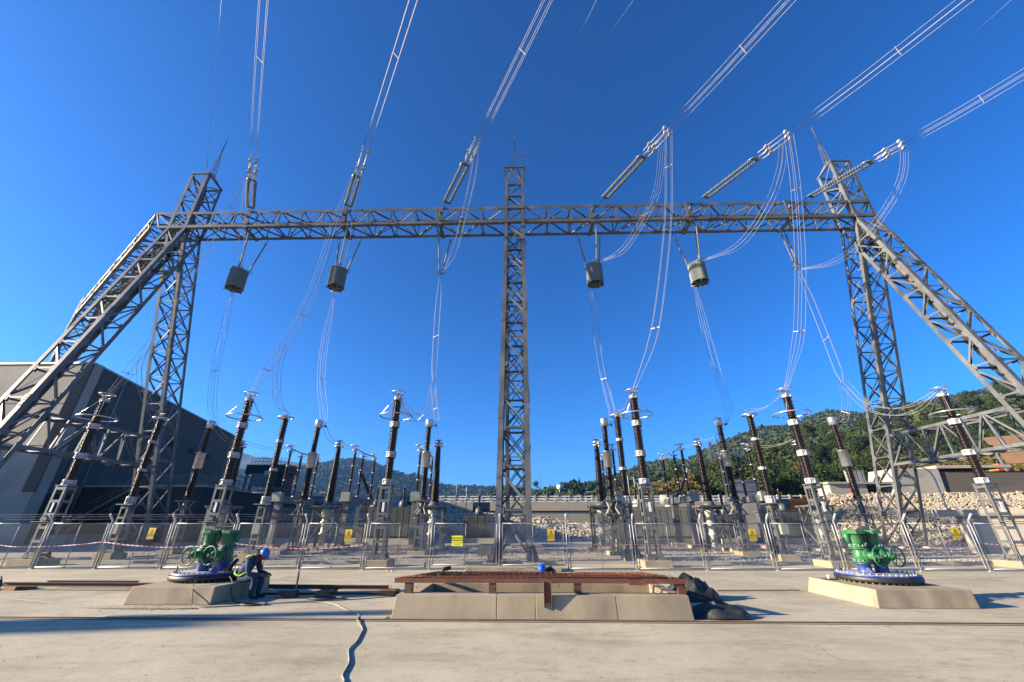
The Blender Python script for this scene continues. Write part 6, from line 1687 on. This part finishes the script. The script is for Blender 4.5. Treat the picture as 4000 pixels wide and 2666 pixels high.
# unseen annex and masts added at the left to shade the yard and apron
t = empty('shade_annex', (-97, 30, 0), label='unseen concrete annex added to shade the yard and powerhouse front', cat='building')
MB().b2((-112, 21, 0), (-86, 38.5, 19.2)).build('walls', MT['bconc'], t, True)
MB().b2((-112.4, 20.6, 19.2), (-85.6, 38.9, 19.6)).build('roof', MT['bconc'], t, True)
for k in range(3):
    MB().b2((-86.02, 23 + 5 * k, 6), (-85.95, 26 + 5 * k, 10)).build('window', MT['dark'], t, True)
for x, y, h, w_, lb in ((-66, -1.25, 18.6, 0.75, 'unseen mast added for its shadow streak on the apron, taller of two'), (-44, 3.2, 12.9, 0.7, 'unseen mast added for its shadow streak on the apron, shorter of two')):
    t = empty('shadow_mast', (x, y, 0), label=lb, cat='mast', group='unseen masts added for shadows on the apron')
    MB().prism([(-w_ / 2, -w_ / 2), (w_ / 2, -w_ / 2), (w_ / 2, w_ / 2), (-w_ / 2, w_ / 2)], 0, h, [(-w_ * 0.4, -w_ * 0.4), (w_ * 0.4, -w_ * 0.4), (w_ * 0.4, w_ * 0.4), (-w_ * 0.4, w_ * 0.4)]).build('shaft', MT['conc'], t)
    MB().box((0, 0, 0.2), (w_ * 2, w_ * 2, 0.5)).build('footing', MT['conc'], t)
    MB().bar((-1.2, 0, h - 0.5), (1.2, 0, h - 0.5), 0.25).build('crossarm', MT['steel'], t)

# ---------------------------------------------------------------- trees
def leaf_mat(name, a, b, c):
    m, N, L, p = nodes_mat(name)
    g = N.new('ShaderNodeNewGeometry'); oi = N.new('ShaderNodeObjectInfo')
    cr = N.new('ShaderNodeValToRGB'); e = cr.color_ramp.elements
    e[0].color = (*a, 1); e[1].color = (*c, 1); q = e.new(0.5); q.color = (*b, 1)
    ad = N.new('ShaderNodeMath'); ad.operation = 'ADD'
    mu = N.new('ShaderNodeMath'); mu.operation = 'MULTIPLY'; mu.inputs[1].default_value = 0.5
    m2 = N.new('ShaderNodeMath'); m2.operation = 'MULTIPLY'; m2.inputs[1].default_value = 0.5
    L.new(g.outputs['Random Per Island'], mu.inputs[0]); L.new(oi.outputs['Random'], m2.inputs[0])
    L.new(mu.outputs[0], ad.inputs[0]); L.new(m2.outputs[0], ad.inputs[1]); L.new(ad.outputs[0], cr.inputs[0])
    L.new(cr.outputs[0], p.inputs['Base Color']); p.inputs['Roughness'].default_value = 0.7; p.inputs['Specular IOR Level'].default_value = 0.2
    return m
MT['leaf'] = leaf_mat('tree_leaves', (0.016, 0.032, 0.009), (0.030, 0.050, 0.012), (0.058, 0.068, 0.018))
MT['leafy'] = leaf_mat('yellow_green_leaves', (0.035, 0.050, 0.013), (0.062, 0.066, 0.018), (0.085, 0.072, 0.022))
MT['farleaf'] = leaf_mat('far_leaves', (0.014, 0.026, 0.010), (0.022, 0.036, 0.013), (0.036, 0.046, 0.017))
MT['straw'] = leaf_mat('straw_grass', (0.075, 0.058, 0.02), (0.115, 0.085, 0.03), (0.15, 0.105, 0.038))
MT['bark'] = mat('bark', (0.10, 0.075, 0.05), (0.06, 0.045, 0.03), 3, 0.9)
def crown_mesh(seed, m, h=8.0, w=3.2, n=1500, leaf=0.25, blobs=13):
    rng = random.Random(seed); mb = MB(); B = []
    for k in range(blobs):
        a = rng.uniform(0, 6.28); r = w * rng.uniform(0.15, 0.75); z = h * rng.uniform(0.35, 0.9)
        B.append((V((r * cos(a), r * sin(a), z)), w * rng.uniform(0.28, 0.52)))
    B.append((V((0, 0, h * 0.85)), w * 0.42))
    for _ in range(n):
        c, s = rng.choice(B)
        d = V((rng.gauss(0, 1), rng.gauss(0, 1), rng.gauss(0, 0.8) + 0.15)).normalized()
        p = c + d * s * rng.uniform(0.75, 1.08)
        nrm = (d + V((rng.gauss(0, .5), rng.gauss(0, .5), rng.gauss(0, .5) + 0.3))).normalized()
        x, y = perp(nrm); q = rng.uniform(0, 6.28); x, y = x * cos(q) + y * sin(q), y * cos(q) - x * sin(q)
        l = leaf * rng.uniform(0.6, 1.4)
        mb.add([p - x * l, p - y * l * 0.55, p + x * l, p + y * l * 0.55 + nrm * l * 0.3], [(0, 1, 2, 3)])
    return mb.mesh('crown', m)
def trunk_mesh(seed, h=8.0):
    rng = random.Random(seed); mb = MB()
    mb.tube([(0, 0, -0.8), (0.05, 0, h * 0.3), (0.1, 0.08, h * 0.6), (0.05, 0, h * 0.85)], [0.17, 0.13, 0.09, 0.03], 7)
    for k in range(5):
        a = rng.uniform(0, 6.28); z = h * rng.uniform(0.3, 0.6)
        mb.tube([(0.05, 0, z), (0.9 * cos(a), 0.9 * sin(a), z + 1.0), (1.7 * cos(a), 1.7 * sin(a), z + 1.6)], [0.06, 0.04, 0.02], 5)
    return mb.mesh('trunk', MT['bark'])
CROWNS = [crown_mesh(1, MT['leaf']), crown_mesh(2, MT['leaf'], 9.5, 3.0), crown_mesh(3, MT['leaf'], 7.0, 3.6), crown_mesh(4, MT['leafy'], 7.5, 3.0), crown_mesh(5, MT['leaf'], 11, 3.4, 1900)]
TRUNKS = [trunk_mesh(1, 8), trunk_mesh(2, 9.5), trunk_mesh(3, 7), trunk_mesh(4, 7.5), trunk_mesh(5, 11)]
rng = random.Random(77); cnt = 0; placed = []
KIND = ['rounded dark green', 'tall dark green', 'broad dark green', 'yellowish green', 'tallest dense green']
tries = 0
while cnt < 260 and tries < 6000:
    tries += 1
    y = 90 + 110 * rng.random() ** 1.25
    x = rng.uniform(0.30 * y + 6, 1.36 * y + 10)
    if x > 400 or any((x - a) ** 2 + (y - b) ** 2 < (4.2 if y < 140 else 5.5) ** 2 for a, b in placed): continue
    if y < 106 and 20 < x < 41: continue
    if x > 62 and y < 86 + 0.10 * (x - 60): continue
    z = H_N(x, y)
    placed.append((x, y))
    k = rng.choice((0, 0, 1, 1, 2, 2, 3, 4))
    t = empty('tree', (x, y, z - 0.2), rng.uniform(0, 6.28), label='%s tree in the wood on the slope above the road' % KIND[k], cat='tree', group='%s trees on the wooded slope' % KIND[k])
    s = rng.uniform(0.8, 1.25); t.scale = (s, s, s * rng.uniform(0.9, 1.15))
    link('trunk', TRUNKS[k], t); link('crown', CROWNS[k], t)
    cnt += 1
t = empty('tree', (7.4, 230, 17.5), label='lone tall tree on the centre hill beside the middle mast', cat='tree')
t.scale = (0.55, 0.55, 0.65)
link('trunk', TRUNKS[1], t); link('crown', CROWNS[1], t)
# shrubs along the road behind the parapet
for k in range(16):
    x = 21 + 1.0 * k + rng.uniform(-0.5, 0.5)
    t = empty('shrub', (x, 87.5 + rng.uniform(-1, 2), 5.4), rng.uniform(0, 6), label='low yellowish shrub on the dry bank behind the road parapet', cat='shrub', group='shrubs behind the parapet')
    s = rng.uniform(0.18, 0.34); t.scale = (s * 1.3, s * 1.3, s)
    link('crown', CROWNS[3 if k % 3 else 0], t); link('stem', TRUNKS[3], t)

def forest(name, H, n, x0, x1, y0, y1, s0, s1, seed, label, cond=None, m=None, q=7):
    r = random.Random(seed); mb = MB(); vs = []; fs = []
    for _ in range(n):
        x = r.uniform(x0, x1); y = y0 + (y1 - y0) * r.random()
        if cond and not cond(x, y): continue
        s = r.uniform(s0, s1) * (0.7 + 0.6 * r.random())
        c = V((x, y, H(x, y) + s * 0.5))
        ns = len(vs)
        for k in range(q):
            d = V((r.gauss(0, 1), r.gauss(0, 1), r.gauss(0, 0.7) + 0.35)).normalized()
            p = c + d * s * 0.62
            nr = (d + V((r.gauss(0, .45), r.gauss(0, .45), r.gauss(0, .45)))).normalized()
            u, w_ = perp(nr); e = s * r.uniform(0.45, 0.8)
            b_ = len(vs)
            vs += [p - u * e, p - w_ * e * r.uniform(0.5, 1), p + u * e * r.uniform(0.6, 1), p + w_ * e]
            fs.append((b_, b_ + 1, b_ + 2, b_ + 3))
    mb.add(vs, fs)
    tag(mb.build(name, m or MT['leaf']), label, 'forest', kind='stuff')
forest('forest', H_R, 27000, 70, 900, 250, 615, 1.5, 3.2, 31, 'dense green forest covering the big hill', lambda x, y: 0.13 * y < x < 1.35 * y, None, 5)
forest('forest', HILLS['hill_centre'], 5000, -70, 200, 205, 365, 1.3, 3.0, 32, 'dense trees covering the low centre hill')
forest('forest', H_N, 7000, 50, 300, 108, 208, 1.2, 2.8, 33, 'undergrowth between the trees on the near slope', lambda x, y: x > 0.36 * y)
forest('forest', HILLS['hill_middle'], 15000, -930, 90, 660, 1250, 2.4, 5.0, 34, 'hazy forest on the middle hill', lambda x, y: x < 0.1 * y, MT['farleaf'], 5)
def tufts(bk, n, s0, s1, seed, m, label, z1=1.0):
    A, B, C, D, gv, nx, ny = BANKS[bk]; r = random.Random(seed); vs = []; fs = []
    for _ in range(n):
        i = r.random() * nx; j = r.random() * ny * z1
        a = V(gv[int(j) * (nx + 1) + int(i)]); b = V(gv[min(ny, int(j) + 1) * (nx + 1) + min(nx, int(i) + 1)])
        p = a.lerp(b, r.random()) + V((r.uniform(-0.8, 0.8), r.uniform(-0.3, 0.3), -0.05)); s = r.uniform(s0, s1)
        for k in range(4):
            a_ = r.uniform(0, 6.28); d = V((cos(a_), sin(a_), 0)); u = V((0, 0, 1)) + V((r.gauss(0, .3), r.gauss(0, .3), 0))
            k0 = len(vs); vs += [p - d * s * 0.5, p + d * s * 0.5, p + d * s * 0.35 + u * s * r.uniform(0.5, 1), p - d * s * 0.35 + u * s * r.uniform(0.5, 1)]
            fs.append((k0, k0 + 1, k0 + 2, k0 + 3))
    tag(MB().add(vs, fs).build('dry_grass', m), label, 'grass', kind='stuff')
tufts('grass_bank', 5200, 0.3, 0.8, 41, MT['straw'], 'tufts of dry grass on the bank behind the road')
tufts('grass_slope', 7000, 0.3, 0.8, 42, MT['straw'], 'tufts of dry grass on the slope above the stone bank')
tufts('grass_bank', 160, 0.6, 1.3, 43, MT['leafy'], 'small bushes on the dry bank behind the road')
tufts('grass_slope', 250, 0.6, 1.3, 44, MT['leafy'], 'small bushes on the dry slope above the stone bank')

# ---------------------------------------------------------------- haze
hz = bpy.data.materials.new('haze_air'); hz.use_nodes = True
hn = hz.node_tree
hn.nodes.remove(hn.nodes['Principled BSDF'])
pv = hn.nodes.new('ShaderNodeVolumePrincipled')
pv.inputs['Color'].default_value = (0.20, 0.46, 1.0, 1)
pv.inputs['Density'].default_value = 0.00013
pv.inputs['Anisotropy'].default_value = 0.2
hn.links.new(pv.outputs[0], hn.nodes['Material Output'].inputs['Volume'])
tag(MB().b2((-2500, -120, -1.2), (1250, 2900, 385)).build('haze', hz), 'thin bluish haze filling the valley air', 'haze', kind='stuff')
